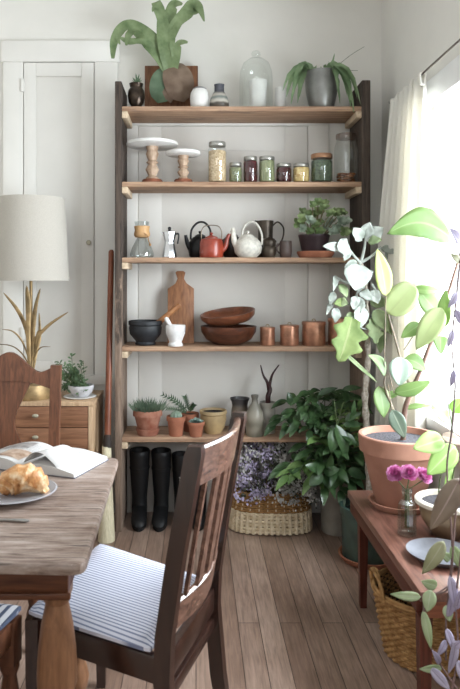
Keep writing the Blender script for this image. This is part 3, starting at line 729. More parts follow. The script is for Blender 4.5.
zs0, zs1 = (396 - 279) * LY / F, (396 - 197) * LY / F
shade_m = leafmat('linen_shade', (204, 198, 188), (212, 206, 196), 0.25, 0.9, None, 200, None, 0.1)
sh = MB(); rb, rt = 37.5 * LY / F, 33 * LY / F
sh.lathe([(rb, zs0), (rb + .0015, zs0 + .006), (rt + .0015, zs1 - .006), (rt, zs1), (rt - .004, zs1 - .002), (rb - .004, zs0 + .002), (rb, zs0)], 64)
sh.build('lamp_shade', shade_m, lamp)
m = MB().tube([(-rt + .003, 0, zs1 - .02), (rt - .003, 0, zs1 - .02)], 0.002, 6); m.tube([(0, 0, 0.655), (0, 0, zs1 - .02)], 0.004, 6); m.build('harp', brass, lamp)

def strand_leaves(m, st, rnd, count, L, W, updown=0.4, shape='ovate', fold=0.2, bend=0.05):
    n = len(st)
    for k in range(count):
        i = min(n - 2, int((k + 0.6) / count * (n - 1))); p = st[i]; d_ = (st[i + 1] - st[i]).normalized()
        a = rnd.uniform(0, 2 * PI); o_ = d_.orthogonal().normalized(); o2 = d_.cross(o_)
        v = (o_ * math.cos(a) + o2 * math.sin(a)) + d_ * updown
        v.normalize(); l_ = L * rnd.uniform(0.7, 1.2)
        m.leaf(p, p + v * l_, W * rnd.uniform(0.8, 1.15), (rnd.uniform(-.4, .4), -0.6, 0.9), fold, bend, shape, 5, 2)
# saucer tray and bowl with trailing plant on the chest
by = 3.55; bxc = X(80, by)
o = MB().lathe([(0, 0.0), (0.06, 0), (0.085, 0.006), (0.088, 0.009), (0.084, 0.011), (0.06, 0.006), (0, 0.005)], 40).build('saucer', ceramic_w, None); o.location = (bxc, by, CHZ)
tag(o, 'flat white saucer under the bowl plant on the chest', 'saucer')
bp = thing('potted_plant', 'bushy green succulent in a pale stone bowl on the chest', 'plant', (bxc + .005, by, CHZ + 0.0065))
MB().lathe([(0, 0), (0.035, 0), (0.06, 0.022), (0.07, 0.05), (0.07, 0.062), (0.064, 0.062), (0.055, 0.03), (0, 0.02)], 36).build('bowl', plain('pale_stone', (196, 194, 196), 0.7, var=0.12, scale=30), bp)
MB().lathe([(0, 0.05), (0.062, 0.048), (0.0625, 0.044), (0, 0.04)], 24).build('soil', soil_m, bp)
R = random.Random(5); m = MB(); stt = MB()
for k in range(38):
    a = R.uniform(0, 2 * PI); rr = R.uniform(0, .045); b0 = Vector((rr * math.cos(a), rr * math.sin(a), 0.05))
    ln = R.uniform(0.05, 0.2); dx = R.gauss(-0.07, 0.06); tip = b0 + Vector((dx, R.gauss(-.02, .05), ln * (1.0 - abs(dx) * 3) if k % 3 else -R.uniform(0.0, 0.04)))
    tip.x = max(-.125, min(tip.x, 0.07)); tip.z = max(tip.z, 0.004)
    st = arc(b0, (b0 + tip) / 2 + Vector((dx * .3, 0, 0.05)), tip, 8); stt.tube(st, 0.0015, 4); strand_leaves(m, st, R, 14, 0.024, 0.013, 0.5, 'obovate')
stt.build('stems', plain('green_stem', (96, 112, 70), 0.6), bp); m.build('foliage', leafmat('sedum_leaf', (74, 98, 66), (128, 152, 116), 0.15, 0.5), bp)

# ------------------------------------------------------------------ things on the shelves
def V(pa, pb, ytop, k, Y):
    """centre x, radius, height of a thing on shelf k seen between pa and pb"""
    return X((pa + pb) / 2, Y), (pb - pa) / 2 * Y / F, Z(ytop, Y) - SHELF_Z[k]
def prof(r, h, pts): return [(a * r, b_ * h) for a, b_ in pts]
def vessel(pts, r, h, seg=36): return MB().lathe(prof(r, h, pts), seg)
def put(name, label, cat, x, y, z, group=None, rz=0): return thing(name, label, cat, (x, y, z + 0.0006), rz, group)
def single(mb, name, mat, label, cat, x, y, z, group=None, rz=0, sharp=40):
    o = mb.build(name, mat, None, sharp=sharp); o.location = (x, y, z + 0.0006); o.rotation_euler = (0, 0, rz); return tag(o, label, cat, group)
S1, S2, S3, S4, S5 = SHELF_Z

# --- top shelf
Y = 3.60; x, r, h = V(127.5, 145, 84, 0, Y)
t = put('potted_plant', 'tiny succulent in a round dark bronze pot on top shelf', 'plant', x, Y, S1)
vessel([(0, 0), (0.45, 0), (0.5, .06), (0.85, .25), (1, .5), (0.92, .72), (0.7, .84), (0.78, 0.98), (0.8, 1), (.72, 1), (.62, .85), (.6, .8), (0, .8)], r, h).build('pot', plain('dark_bronze_pot', (92, 78, 66), 0.3, 0.7, 0.4, 30, c2=(44, 36, 32)), t)
m = MB().lathe([(0, h * .88), (r * .64, h * .87), (r * .64, h * .8), (0, h * .8)], 20); m.build('soil', soil_m, t)
R = random.Random(2); m = MB()
for k in range(26):
    a = R.uniform(0, 6.28); lv = R.uniform(0.0, 1); d_ = Vector((math.cos(a) * (1 - lv * .6), math.sin(a) * (1 - lv * .6), 0.35 + lv * 1.2)).normalized()
    b0 = Vector((0.004, 0, h * .86 + lv * .035)); m.leaf(b0, b0 + d_ * R.uniform(.03, .05), .011, (0, -1, .6), .3, -.05, 'blade', 5, 2)
MB().tube([(0, 0, h * .8), (.003, 0, h * .86 + .04)], .004, 6).build('stem', plain('green_stem', (96, 112, 70), 0.6), t); m.build('foliage', leafmat('agave_leaf', (92, 118, 88), (150, 170, 140), .1), t)

# staghorn fern on its board, leaning on the wall
Y = 3.72
t = put('mounted_staghorn_fern', 'staghorn fern with antler fronds mounted on a brown wooden board', 'plant', X(171, Y), Y, S1)
def q(px, py, dy=0.0): return Vector(((px - 171) * Y / F, dy, Z(py, Y) - S1))
bw = 27 * Y / F; bh = Z(62, Y) - S1
m = MB().box((-bw, 0.03, 0.0), (bw, 0.05, bh), 0.003, Matrix.Rotation(-0.1, 3, 'X'), (0, 0.03, 0)); m.build('mounting_board', wood('mount_board', (104, 68, 44), (160, 112, 78), 2, 6, .6, 12), t)
def ribbon(m, pts, ws, nrm=(0, -1, 0.15), n=6, curl=0.0, cup=0.2):
    p = spline(pts, n); N = len(p); nr = Vector(nrm); vs = []; fs = []
    for i in range(N):
        f_ = i / (N - 1) * (len(ws) - 1); k = min(int(f_), len(ws) - 2); w_ = ws[k] + (ws[k + 1] - ws[k]) * (f_ - k); w_ *= Y / F
        d_ = (p[min(i + 1, N - 1)] - p[max(i - 1, 0)]).normalized(); a = d_.cross(nr).normalized(); n2 = a.cross(d_)
        for s_ in (-1, -.5, 0, .5, 1): vs.append(p[i] + a * (s_ * w_ / 2) + n2 * (cup * abs(s_) * w_ / 2))
    for i in range(N - 1):
        for k in range(4):
            b_ = i * 5 + k; fs.append([b_, b_ + 1, b_ + 6, b_ + 5])
    return m.add(vs, fs)
fern_m = leafmat('staghorn_frond', (102, 124, 80), (152, 168, 126), 0.2, 0.55, None, 14)
Yq = -0.03
m = MB()
ribbon(m, [q(170, 76, Yq), q(163, 62, -.06), q(152, 48, -.09), q(140, 37, -.1), q(130, 33, -.11), q(122, 40, -.13), q(117, 52, -.14), q(116, 67, -.14)], [10, 15, 19, 15, 11, 10, 8, 3])
ribbon(m, [q(158, 58, -.07), q(149, 50, -.1), q(140, 49, -.12), q(131, 50, -.13), q(123, 47, -.14)], [8, 7, 6, 7, 2])
ribbon(m, [q(136, 36, -.1), q(131, 44, -.13), q(129, 55, -.15)], [8, 7, 2]); ribbon(m, [q(143, 40, -.1), q(139, 43, -.13), q(138, 46, -.14)], [7, 5, 2])
ribbon(m, [q(124, 40, -.12), q(121, 47, -.14), q(123, 54, -.15)], [6, 5, 1])
m.build('frond', fern_m, t)
m = MB()
ribbon(m, [q(170, 76, Yq), q(168, 60, -.08), q(167, 45, -.1), q(168, 30, -.1), q(171, 20, -.1)], [9, 15, 18, 20, 12])
ribbon(m, [q(166, 40, -.1), q(163, 27, -.11), q(160, 18, -.12), q(157, 11, -.12)], [12, 10, 11, 9])
ribbon(m, [q(160, 17, -.12), q(156, 17, -.13), q(154, 22, -.14)], [6, 5, 1])
ribbon(m, [q(170, 35, -.1), q(171, 22, -.1), q(175, 13, -.11), q(183, 14, -.13)], [12, 12, 10, 2])
ribbon(m, [q(171, 42, -.1), q(178, 30, -.11), q(187, 22, -.12), q(193, 14, -.12), q(199, 18, -.14), q(204, 32, -.15)], [12, 11, 14, 12, 8, 1])
ribbon(m, [q(190, 18, -.12), q(195, 21, -.13), q(201, 20, -.14)], [9, 8, 2])
m.build('frond', fern_m, t)
m = MB(); ribbon(m, [q(172, 76, Yq), q(176, 62, -.08), q(179, 51, -.1), q(184, 50, -.12), q(188, 51, -.13)], [10, 10, 7, 5, 2]); ribbon(m, [q(176, 60, -.08), q(173, 52, -.1), q(173, 48, -.1)], [8, 6, 2]); m.build('frond', fern_m, t)
sh_m = MB().leaf(q(170, 68, -.02), q(158, 104, -.02), 27 * Y / F, (0, -1, 0), -.15, .18, 'round', 10, 6); sh_m.build('shield_frond', leafmat('shield_green', (88, 112, 86), (126, 146, 120), .1, .7), t, 'grey green shield frond')
sh_m = MB().leaf(q(172, 64, -.03), q(184, 103, -.02), 30 * Y / F, (0.1, -1, 0), -.15, .22, 'round', 10, 6); sh_m.leaf(q(166, 76, -.03), q(171, 104, -.02), 13 * Y / F, (0, -1, 0), -.15, .2, 'round', 8, 4)
sh_m.build('shield_frond', leafmat('shield_brown', (116, 96, 80), (160, 140, 122), .1, .8), t, 'dry brown shield frond')

Y = 3.62; x, r, h = V(190, 209, 87.5, 0, Y)
t = put('lidded_jar', 'small round white ceramic jar between fern board and striped bottle', 'jar', x, Y, S1)
vessel([(0, 0), (.7, 0), (.95, .2), (1, .5), (.92, .75), (.7, .9), (0, .9)], r, h).build('body', ceramic_w, t)
vessel([(.72, .9), (.72, .93), (.5, .99), (.2, 1.0), (0, 1.0)], r, h).build('lid', plain('grey_ceramic_lid', (150, 146, 146), .4), t, 'grey lid')
x, r, h = V(209.5, 229, 85, 0, Y)
def banded(name, bands, rough=0.4, axis=2):
    m, t_, b_ = nt(name); tc = t_.nodes.new('ShaderNodeTexCoord'); sp = t_.nodes.new('ShaderNodeSeparateXYZ'); t_.links.new(tc.outputs['Generated'], sp.inputs[0])
    rr = t_.nodes.new('ShaderNodeValToRGB'); e = rr.color_ramp.elements; rr.color_ramp.interpolation = 'EASE'
    while len(e) < len(bands): e.new(.5)
    for i, (p_, c_) in enumerate(bands): e[i].position = p_; e[i].color = (*lin(c_), 1)
    n_ = noise(t_, coords(t_), 40, 3); ad = t_.nodes.new('ShaderNodeMath'); ad.operation = 'MULTIPLY_ADD'; ad.inputs[1].default_value = .08; t_.links.new(n_, ad.inputs[0]); t_.links.new(sp.outputs[axis], ad.inputs[2])
    su_ = t_.nodes.new('ShaderNodeMath'); su_.operation = 'SUBTRACT'; su_.inputs[1].default_value = .04; t_.links.new(ad.outputs[0], su_.inputs[0])
    t_.links.new(su_.outputs[0], rr.inputs[0]); t_.links.new(rr.outputs[0], b_.inputs['Base Color']); b_.inputs['Roughness'].default_value = rough; return m
single(vessel([(0, 0), (.85, 0), (1, .1), (1, .3), (.85, .5), (.6, .68), (.5, .72), (.5, .95), (.54, 1), (.4, 1), (.38, .8), (0, .75)], r, h), 'bottle', banded('striped_stoneware', [(0, (120, 104, 88)), (.2, (96, 88, 80)), (.3, (196, 190, 178)), (.45, (124, 132, 128)), (.55, (190, 184, 172)), (.7, (92, 92, 98)), (1, (76, 78, 88))]), 'squat striped stoneware bottle left of the glass cloche', 'bottle', x, Y, S1)
Y = 3.66; x, r, h = V(239.5, 272.5, 49, 0, Y)
t = put('glass_cloche', 'tall clear glass bell cloche with knob on the top shelf', 'cloche', x, Y, S1)
hb = h * .86
MB().lathe([(r, 0), (r, hb * .6), (r * .95, hb * .76), (r * .78, hb * .89), (r * .45, hb * .97), (0.006, hb), (0, hb)], 40).build('dome', clear_glass, t)
MB().sphere((0, 0, hb + .02), .026, 20, (1, 1, .75), 10).build('knob', clear_glass, t)
xw, rw, hw_ = V(249, 267, 81, 0, Y)
single(vessel([(0, 0), (.8, 0), (.86, .05), (1, .96), (.99, 1), (.93, 1), (.8, .1), (0, .08)], rw, hw_), 'cup', ceramic_w, 'plain white cup standing inside the glass cloche', 'cup', xw, Y, S1)
xw, rw, hw_ = V(275, 286, 87, 0, 3.7)
single(vessel([(0, 0), (.9, 0), (1, .04), (1, .9), (.9, .97), (.4, 1), (0, 1)], rw, hw_), 'canister', ceramic_w, 'slim white ceramic canister right of glass cloche behind trailing leaves', 'canister', xw, 3.7, S1)
Y = 3.64; x, r, h = V(304.5, 338.5, 73, 0, Y)
t = put('potted_plant', 'trailing flat-leaved cactus in a grey metal pot, top shelf right end', 'plant', x, Y, S1)
vessel([(0, 0), (.66, 0), (.7, .03), (.92, .5), (1, .97), (1, 1), (.95, 1), (.86, .5), (.6, .1), (0, .1)], r, h).build('pot', plain('pewter_pot', (150, 150, 146), .38, .7, .12, 8), t)
vessel([(0, .9), (.93, .88), (.9, .7), (0, .7)], r, h, 24).build('soil', soil_m, t)
R = random.Random(11); m = MB()
def qq(px, py, dy): return Vector((X(px, Y) - x, dy, Z(py, Y) - S1))
tr_m = leafmat('trailing_cactus', (112, 142, 100), (162, 184, 144), .15, .5)
def strapleaf(m, p0, p1, p2, w_, nrm):
    p = arc(p0, p1, p2, 10)
    global Yscale
    N = len(p); vs = []; fs = []; nr = Vector(nrm)
    for i in range(N):
        tt = i / (N - 1); ww = w_ * (0.35 + .65 * min(1, tt * 4)) * max(.06, (1 - tt ** 3)) * (1 + .18 * math.sin(tt * 30)); d_ = (p[min(i + 1, N - 1)] - p[max(i - 1, 0)]).normalized(); a = d_.cross(nr)
        a = a.normalized() if a.length > 1e-4 else d_.orthogonal().normalized(); n2 = a.cross(d_)
        for s_ in (-1, 0, 1): vs.append(p[i] + a * s_ * ww / 2 + n2 * abs(s_) * ww * .18)
    for i in range(N - 1):
        for k in range(2): b_ = i * 3 + k; fs.append([b_, b_ + 1, b_ + 4, b_ + 3])
    m.add(vs, fs)
for (ex, ey, w_) in ((289, 108, 5), (281, 95, 4), (285, 100, 6), (292, 92, 5), (297, 104, 5), (349, 118, 6), (346, 112, 6), (352, 96, 5), (354, 103, 4), (356, 88, 4), (343, 100, 6), (338, 106, 5), (299, 98, 5), (310, 92, 5), (333, 96, 6), (291, 86, 5), (355, 110, 4), (326, 90, 5), (347, 105, 6)):
    s_ = -1 if ex < 320 else 1; dy = R.uniform(-.13, -.02); b0 = qq(321 + s_ * R.uniform(2, 10), 74, R.uniform(-.03, .03))
    mid = qq(321 + s_ * abs(ex - 321) * .75, 58 + R.uniform(-4, 8), dy * .6); strapleaf(m, b0, mid, qq(ex, ey, dy), w_ * 1.8 * Y / F, (s_ * .5, -.9, .3))
for ex, ey in ((333, 56), (298, 70), (312, 70), (320, 68), (328, 70), (303, 74), (340, 76), (308, 68)):
    strapleaf(m, qq(321 + (ex - 321) * .3, 76, 0), qq(321 + (ex - 321) * .8, 72, -.02), qq(ex, ey, R.uniform(-.05, .03)), 4.5 * Y / F, (0, -1, .3))
m.build('foliage', tr_m, t)
m = MB(); m.tube(spline([qq(330, 74, 0), qq(338, 66, -.02), qq(350, 57, -.04), qq(362, 50, -.05)], 5), .0012, 5); m.tube(spline([qq(332, 74, 0), qq(345, 72, -.02), qq(356, 73, -.04)], 5), .0012, 5); m.build('stems', plain('green_stem', (96, 112, 70), 0.6), t)

# --- second shelf: cake stands and jars
marble = plain('white_marble', (228, 226, 222), .3, var=.07, scale=6); turned = wood('whitewashed_wood', (150, 118, 92), (206, 184, 162), 2, 8, .6, 6)
base_w = plain('reddish_base_wood', (140, 86, 60), .5, var=.2)
for pa, pb, yt, cxp, rb, lab, Y in ((126.5, 178, 143, 153, 10.5, 'large white marble cake stand on turned wooden stem, second shelf left end', 3.605), (166, 200.5, 152, 183, 9.3, 'small white marble cake stand on turned wooden stem beside larger one', 3.6)):
    x, r, h = V(pa, pb, yt, 1, Y); s_ = Y / F; th = 0.021
    t = put('cake_stand', lab, 'cake stand', x, Y, S2, 'marble cake stands')
    MB().lathe([(0, h - th), (r * .9, h - th), (r, h - th * .7), (r, h - th * .25), (r * .98, h), (0, h)], 48).build('plate', marble, t)
    hs = h - th - .02
    MB().lathe([(a * rb * s_ * .62, .02 + b_ * hs) for a, b_ in ((.95, 0), (.95, .06), (.6, .12), (.75, .18), (1.05, .3), (.75, .42), (.6, .46), (.95, .52), (.65, .58), (.8, .66), (1.0, .78), (.8, .88), (.95, .93), (.95, 1))], 24).build('stem', turned, t)
    MB().lathe([(0, 0), (rb * s_, 0), (rb * s_, .013), (rb * s_ * .9, .02), (0, .02)], 32).build('base', base_w, t)
def chunk_mat(name, cols, scale):
    m, t_, b_ = nt(name); vo = t_.nodes.new('ShaderNodeTexVoronoi'); vo.inputs['Scale'].default_value = scale; t_.links.new(coords(t_), vo.inputs['Vector'])
    sp = t_.nodes.new('ShaderNodeSeparateColor'); t_.links.new(vo.outputs['Color'], sp.inputs[0])
    t_.links.new(mix_ramp(t_, sp.outputs[0], [(i / max(1, len(cols) - 1), c_) for i, c_ in enumerate(cols)]), b_.inputs['Base Color']); b_.inputs['Roughness'].default_value = .6
    bump(t_, b_, vo.outputs['Distance'], .5, .004); return m
lid_zinc = plain('zinc_lid', (186, 184, 178), .35, .8, .08); lid_clear = clear_glass
JY = 3.58
def jar(label, pa, pb, yt, fill, cm, lidm, neck=.82, lidh=.017, Y=JY, lidlab=None, name='glass_jar'):
    x, r, h = V(pa, pb, yt, 1, Y); t = put(name, label, 'jar', x, Y, S2, 'jars on the second shelf')
    hb = h - lidh
    MB().lathe([(0, 0.001), (r * .9, .001), (r, .008), (r, hb * .82), (r * .96, hb * .9), (r * neck, hb * .97), (r * neck, hb)], 32).build('body', clear_glass, t)
    fz = hb * fill; MB().lathe([(0, .005), (r * .86, .005), (r * .94, .012), (r * .94, min(fz, hb * .82)), (r * min(.92, neck - .02), fz + .001), (0, fz + .003)], 28).build('contents', cm, t)
    MB().lathe([(r * (neck + .03), hb - .006), (r * (neck + .05), hb - .004), (r * (neck + .05), h - .004), (r * neck, h), (0, h)], 32).build('lid', lidm, t, lidlab)
    return t
jar('tall glass jar of pale oats beside small cake stand', 208, 226.5, 142.5, .84, chunk_mat('oats', [(176, 148, 112), (222, 200, 168)], 140), lid_zinc, .88)
jar('short jar of green herbs right of the oats jar', 229, 242, 163, .82, chunk_mat('green_herbs', [(96, 104, 72), (160, 162, 124)], 180), lid_zinc, .9, .012)
jar('jar of dark red jam between herbs and pickled beans', 243.2, 257.6, 157, .9, plain('red_jam', (86, 36, 42), .25, var=.4, scale=30), lid_zinc, .9, .014)
b_m = plain('pickled_beans', (132, 142, 88), .4, var=.0); 
def beans():
    m, t_, bb = nt('pickled_green_beans'); v = noise(t_, coords(t_, (90, 90, 6)), 3, 3); t_.links.new(mix_ramp(t_, v, [(.3, (104, 112, 78)), (.7, (172, 174, 136))]), bb.inputs['Base Color']); bb.inputs['Roughness'].default_value = .35; return m
jar('jar of pickled green beans standing upright in brine', 258.8, 275, 157, .92, beans(), lid_zinc, .9, .014)
jar('squat jar of dark red berry jam right of green beans', 276, 291.8, 164, .86, plain('berry_jam', (78, 24, 32), .25, var=.4, scale=30), lid_zinc, .9, .012)
jar('squat jar of yellow pickles beside dark berry jam', 292.8, 309.5, 164, .88, chunk_mat('yellow_pickle', [(196, 158, 90), (228, 206, 152), (210, 178, 112)], 80), lid_zinc, .9, .012)
jar('wide jar of dark green dried leaves with copper coloured lid', 310.8, 332.4, 154.5, .86, chunk_mat('dried_leaves', [(48, 62, 50), (104, 120, 92), (70, 86, 64)], 120), plain('copper_lid', (178, 138, 108), .4, .6), .94, .02)
Y = 3.62; x, r, h = V(334.5, 357.5, 134, 1, Y)
t = put('glass_jar', 'tall glass canister holding a few brown cookies, right end of second shelf', 'jar', x, Y, S2, 'jars on the second shelf')
MB().lathe([(0, .001), (r * .95, .001), (r, .008), (r, h * .72), (r * .86, h * .82), (r * .8, h * .86), (r * .82, h * .9)], 36).build('body', clear_glass, t)
MB().lathe([(r * .86, h * .9), (r * .88, h * .92), (r * .86, h * .985), (r * .7, h), (0, h)], 36).build('lid', glass('smoky_glass_lid', (214, 198, 188), .6), t)
R = random.Random(8)
for k in range(12):
    a = k * 2.094 + (k // 3) * .5; ck = MB().lathe([(0, 0), (.024, 0), (.027, .004), (.025, .009), (.012, .012), (0, .012)], 16)
    o = ck.build('cookie', plain('cookie_brown', (158, 104, 66), .8, var=.25, scale=60, bmp=.4)); o.location = (x + .026 * math.cos(a), Y + .026 * math.sin(a), S2 + .0055 + .0135 * (k // 3)); o.rotation_euler = (0, 0, a)
    tag(o, 'round brown cookie inside the tall glass canister', 'cookie', 'cookies in the tall canister')

# --- third shelf: coffee and tea things
Y = 3.62; x, r, h = V(130, 154, 222, 2, Y)
t = put('coffee_carafe', 'hourglass glass coffee carafe with wooden collar, third shelf left end', 'carafe', x, Y, S3)
vessel([(0, .004), (.8, .004), (.98, .04), (1, .1), (.8, .3), (.45, .52), (.34, .6), (.34, .66), (.42, .76), (.62, 1.0)], r, h).build('body', glass('carafe_glass', (244, 248, 247), .8), t)
vessel([(.38, .56), (.56, .57), (.66, .62), (.68, .66), (.6, .76), (.66, .86), (.64, .88), (.5, .8), (.38, .66)], r, h).build('collar', plain('collar_wood', (204, 164, 116), .5, var=.12), t)
m = MB(); m.tube(spline([(r * .2, -r * .62, h * .68), (r * .5, -r * .72, h * .6), (r * .62, -r * .75, h * .45), (r * .72, -r * .8, h * .38)], 4), .0025, 6)
m.tube([(r * .72, -r * .8, h * .38), (r * .74, -r * .82, h * .32)], .006, 8); m.build('tie', plain('leather_tie', (176, 134, 84), .6), t)
Y = 3.6; x, r, h = V(161.5, 177.5, 227, 2, Y)
t = put('moka_pot', 'shiny faceted aluminium stovetop coffee pot beside the glass carafe', 'coffee pot', x, Y, S3)
alu = plain('polished_aluminium', (214, 214, 216), .18, .95, .04)
vessel([(0, 0), (.88, 0), (.9, .02), (.66, .42), (.6, .45)], r, h, 8).build('boiler', alu, t, sharp=20)
vessel([(.6, .44), (.62, .5), (.58, .52), (.6, .54), (.86, .8), (.86, .82)], r, h, 8).build('jug', alu, t, sharp=20)
vessel([(.86, .82), (.86, .835), (.3, .89), (0, .9)], r, h, 8).build('lid', alu, t, sharp=20)
vessel([(.1, .89), (.2, .91), (.22, .97), (.12, 1), (0, 1)], r, h, 12).build('lid_knob', black_m, t)
m = MB(); m.tube([(-r * .7, 0, h * .75), (-r * 1.02, 0, h * .83)], [.008, .004], 8); m.build('spout', alu, t)
m = MB(); m.tube(spline([(r * .8, 0, h * .76), (r * 1.1, 0, h * .78), (r * 1.15, 0, h * .68), (r * 1.02, 0, h * .45)], 5), .0045, 8); m.build('handle', black_m, t)
# black kettle with hoop handle
def kettle(name, label, pa, pb, yt, Y, bodyp, mat, spout, hoop, hoopm, lidm=None, hw_=.0045, cat='kettle'):
    x, r, h = V(pa, pb, yt, 2, Y); t = put(name, label, cat, x, Y, S3)
    vessel(bodyp, r, h).build('body', mat, t)
    zt = bodyp[-1][1] * h; rt_ = bodyp[-1][0] * r
    m = MB().lathe([(rt_ + .002, zt - .001), (rt_ + .002, zt + .003), (rt_ * .6, zt + .011), (.006, zt + .014), (.005, zt + .018), (.009, zt + .023), (.008, zt + .029), (0, zt + .031)], 28); m.build('lid', lidm or mat, t)
    m = MB(); p = spline([Vector((a * r, c_ * r, b_ * h)) for a, b_, c_ in spout], 6); m.tube(p, [0.017 * r / .065 + (0.0075 * r / .065 - 0.017 * r / .065) * i / (len(p) - 1) for i in range(len(p))], 14); m.build('spout', mat, t)
    m = MB(); m.tube(spline([Vector((a * r, c_ * r, b_ * h)) for a, b_, c_ in hoop], 7), hw_, 10); m.build('handle', hoopm, t)
    return t
kettle('kettle', 'black iron kettle with tall hoop handle behind the red kettle', 188, 212, 236.5, 3.70, [(0, 0), (.72, 0), (.9, .1), (1, .4), (.92, .72), (.6, .95), (.42, 1.0)], iron_m, [(-.8, .45, -.2), (-1.05, .7, -.25), (-1.2, 1.05, -.3)], [(-.78, .85, 0), (-.7, 1.3, 0), (-.2, 1.62, 0), (.4, 1.62, 0), (.85, 1.3, 0), (.85, .85, 0)], iron_m, None, .006)
red_e = plain('red_enamel', (176, 78, 52), .3, var=.2, scale=16, spec=.6, c2=(140, 56, 38))
kettle('kettle', 'orange red enamel kettle with wire handle in the middle of tea shelf', 199.5, 223.5, 238, 3.58, [(0, 0), (.93, 0), (.98, .05), (1, .3), (.97, .75), (.85, .93), (.5, 1.0)], red_e, [(.8, .35, -.1), (1.15, .55, -.12), (1.3, .95, -.12), (1.5, 1.2, -.12)], [(-.82, .9, 0), (-.85, 1.3, 0), (-.6, 1.58, 0), (0, 1.64, 0), (.6, 1.58, 0), (.85, 1.3, 0), (.82, .9, 0)], plain('handle_wire', (150, 138, 122), .4, .6), None, .0028)
kettle('teapot', 'dark brown teapot standing behind the orange kettle spout', 221, 243, 236, 3.72, [(0, 0), (.6, 0), (.9, .15), (1, .5), (.8, .85), (.5, 1.0)], plain('dark_brown_glaze', (62, 52, 46), .3, var=.3), [(.8, .4, 0), (1.1, .7, 0), (1.25, 1.05, 0)], [(-.8, .8, 0), (-1.35, .75, 0), (-1.4, .4, 0), (-.9, .3, 0)], MATS['dark_brown_glaze'], None, .005, 'teapot')
cream_g = plain('speckled_cream_glaze', (212, 208, 198), .35, var=.1, scale=60)
kettle('teapot', 'cream glazed round teapot with overhead loop handle on tea shelf', 233.8, 262, 236.5, 3.58, [(0, 0), (.6, 0), (.66, .03), (.93, .22), (1, .45), (.9, .72), (.62, .93), (.42, 1.0)], cream_g, [(-.75, .5, -.1), (-.98, .8, -.12), (-1.05, 1.25, -.12), (-1.1, 1.4, -.12)], [(-.45, .9, 0), (-.3, 1.4, 0), (.1, 1.68, 0), (.6, 1.6, 0), (.98, 1.1, 0), (.98, .6, 0)], cream_g, None, .006, 'teapot')
Y = 3.72; x, r, h = V(256, 275, 221, 2, Y)
t = put('pitcher', 'tall dark pewter pitcher with curved handle behind cream teapot', 'pitcher', x, Y, S3)
pew = plain('dark_pewter', (96, 86, 76), .38, .6, .2, 10)
vessel([(0, 0), (.9, 0), (.98, .1), (.92, .3), (.76, .55), (.78, .8), (.86, 1), (.8, 1), (.7, .8), (.7, .5), (.8, .1), (0, .08)], r, h).build('body', pew, t)
MB().tube(spline([(r * .72, 0, h * .86), (r * 1.3, 0, h * .97), (r * 1.9, 0, h * .8), (r * 1.75, 0, h * .5), (r * 1.15, 0, h * .3), (r * .85, 0, h * .3)], 6), .0055, 10, flat=.8).build('handle', pew, t)
m = MB(); m.loft([[Vector((-r * .7, s_ * .014, h * .84)) for s_ in (-1, 1)] + [Vector((-r * .74, s_ * .018, h)) for s_ in (1, -1)], [Vector((-r * .9, s_ * .005, h * .9)) for s_ in (-1, 1)] + [Vector((-r * 1.15, s_ * .007, h * 1.01)) for s_ in (1, -1)]]); m.build('spout', pew, t)
Y = 3.6; x, r, h = V(261.5, 276.5, 236.5, 2, Y)
t = put('lidded_pot', 'small dark lidded pewter pot between cream teapot and brown mug', 'pot', x, Y, S3)
vessel([(0, 0), (.75, 0), (.8, .08), (.98, .2), (1, .4), (.8, .52), (.9, .6), (.92, .72)], r, h).build('body', pew, t); vessel([(.98, .72), (1, .78), (.7, .9), (.15, .93), (.2, .98), (0, 1)], r, h).build('lid', pew, t)
x, r, h = V(279.5, 292, 241, 2, Y)
def mug(label, x, r, h, mat, Y, S):
    t = put('mug', label, 'mug', x, Y, S)
    vessel([(0, 0), (.82, 0), (.9, .04), (1, .4), (.95, .97), (.93, 1), (.87, 1), (.9, .4), (.75, .12), (0, .1)], r, h).build('body', mat, t)
    MB().tube(spline([(-r * .9, 0, h * .8), (-r * 1.35, 0, h * .78), (-r * 1.4, 0, h * .45), (-r * .92, 0, h * .25)], 5), .0045, 8).build('handle', mat, t)
mug('small brown mug between the pewter pot and the potted succulent', x, r, h, plain('brown_mug_glaze', (104, 88, 82), .4, var=.15), Y, S3)
Y = 3.6; x, r, h = V(297, 334, 251, 2, Y)
vsau = [(0, 0), (.85, 0), (1, .7), (1, 1), (.94, 1), (.84, .35), (0, .3)]
single(vessel(vsau, r, .034, 40), 'saucer', terra, 'terracotta saucer under purple brown pot on the tea shelf', 'saucer', x, Y, S3)
x2_, r, h = V(299, 330, 232, 2, Y); zb_ = S3 + .0125
t = put('potted_plant', 'rosette succulent in a purple brown pot on terracotta saucer, tea shelf', 'plant', X(314, Y), Y, zb_)
h = Z(235, Y) - zb_
vessel([(0, 0), (.72, 0), (.74, .04), (.98, .88), (1, .9), (1, 1), (.94, 1), (.9, .85), (0, .82)], r, h).build('pot', plain('aubergine_glaze', (74, 58, 62), .4, var=.15), t)
vessel([(0, .96), (.9, .94), (.88, .85), (0, .84)], r, h, 24).build('soil', soil_m, t)
def rosette(m, c, r, nrm, R, n=14, wf=.5, curl=-.1):
    nrm = Vector(nrm).normalized(); a0 = nrm.orthogonal().normalized(); b0 = nrm.cross(a0)
    for k in range(n):
        ring = k / n; th = k * 2.4 + R.uniform(-.1, .1); lift = .15 + 1.1 * ring; rr = r * (1 - .62 * ring)
        d_ = (a0 * math.cos(th) + b0 * math.sin(th) + nrm * lift).normalized()
        m.leaf(c, Vector(c) + d_ * rr, rr * wf * 1.5, nrm + d_ * -.3, .25, curl, 'obovate', 5, 2)
R = random.Random(21); ma, mb_, ms_ = MB(), MB(), MB()
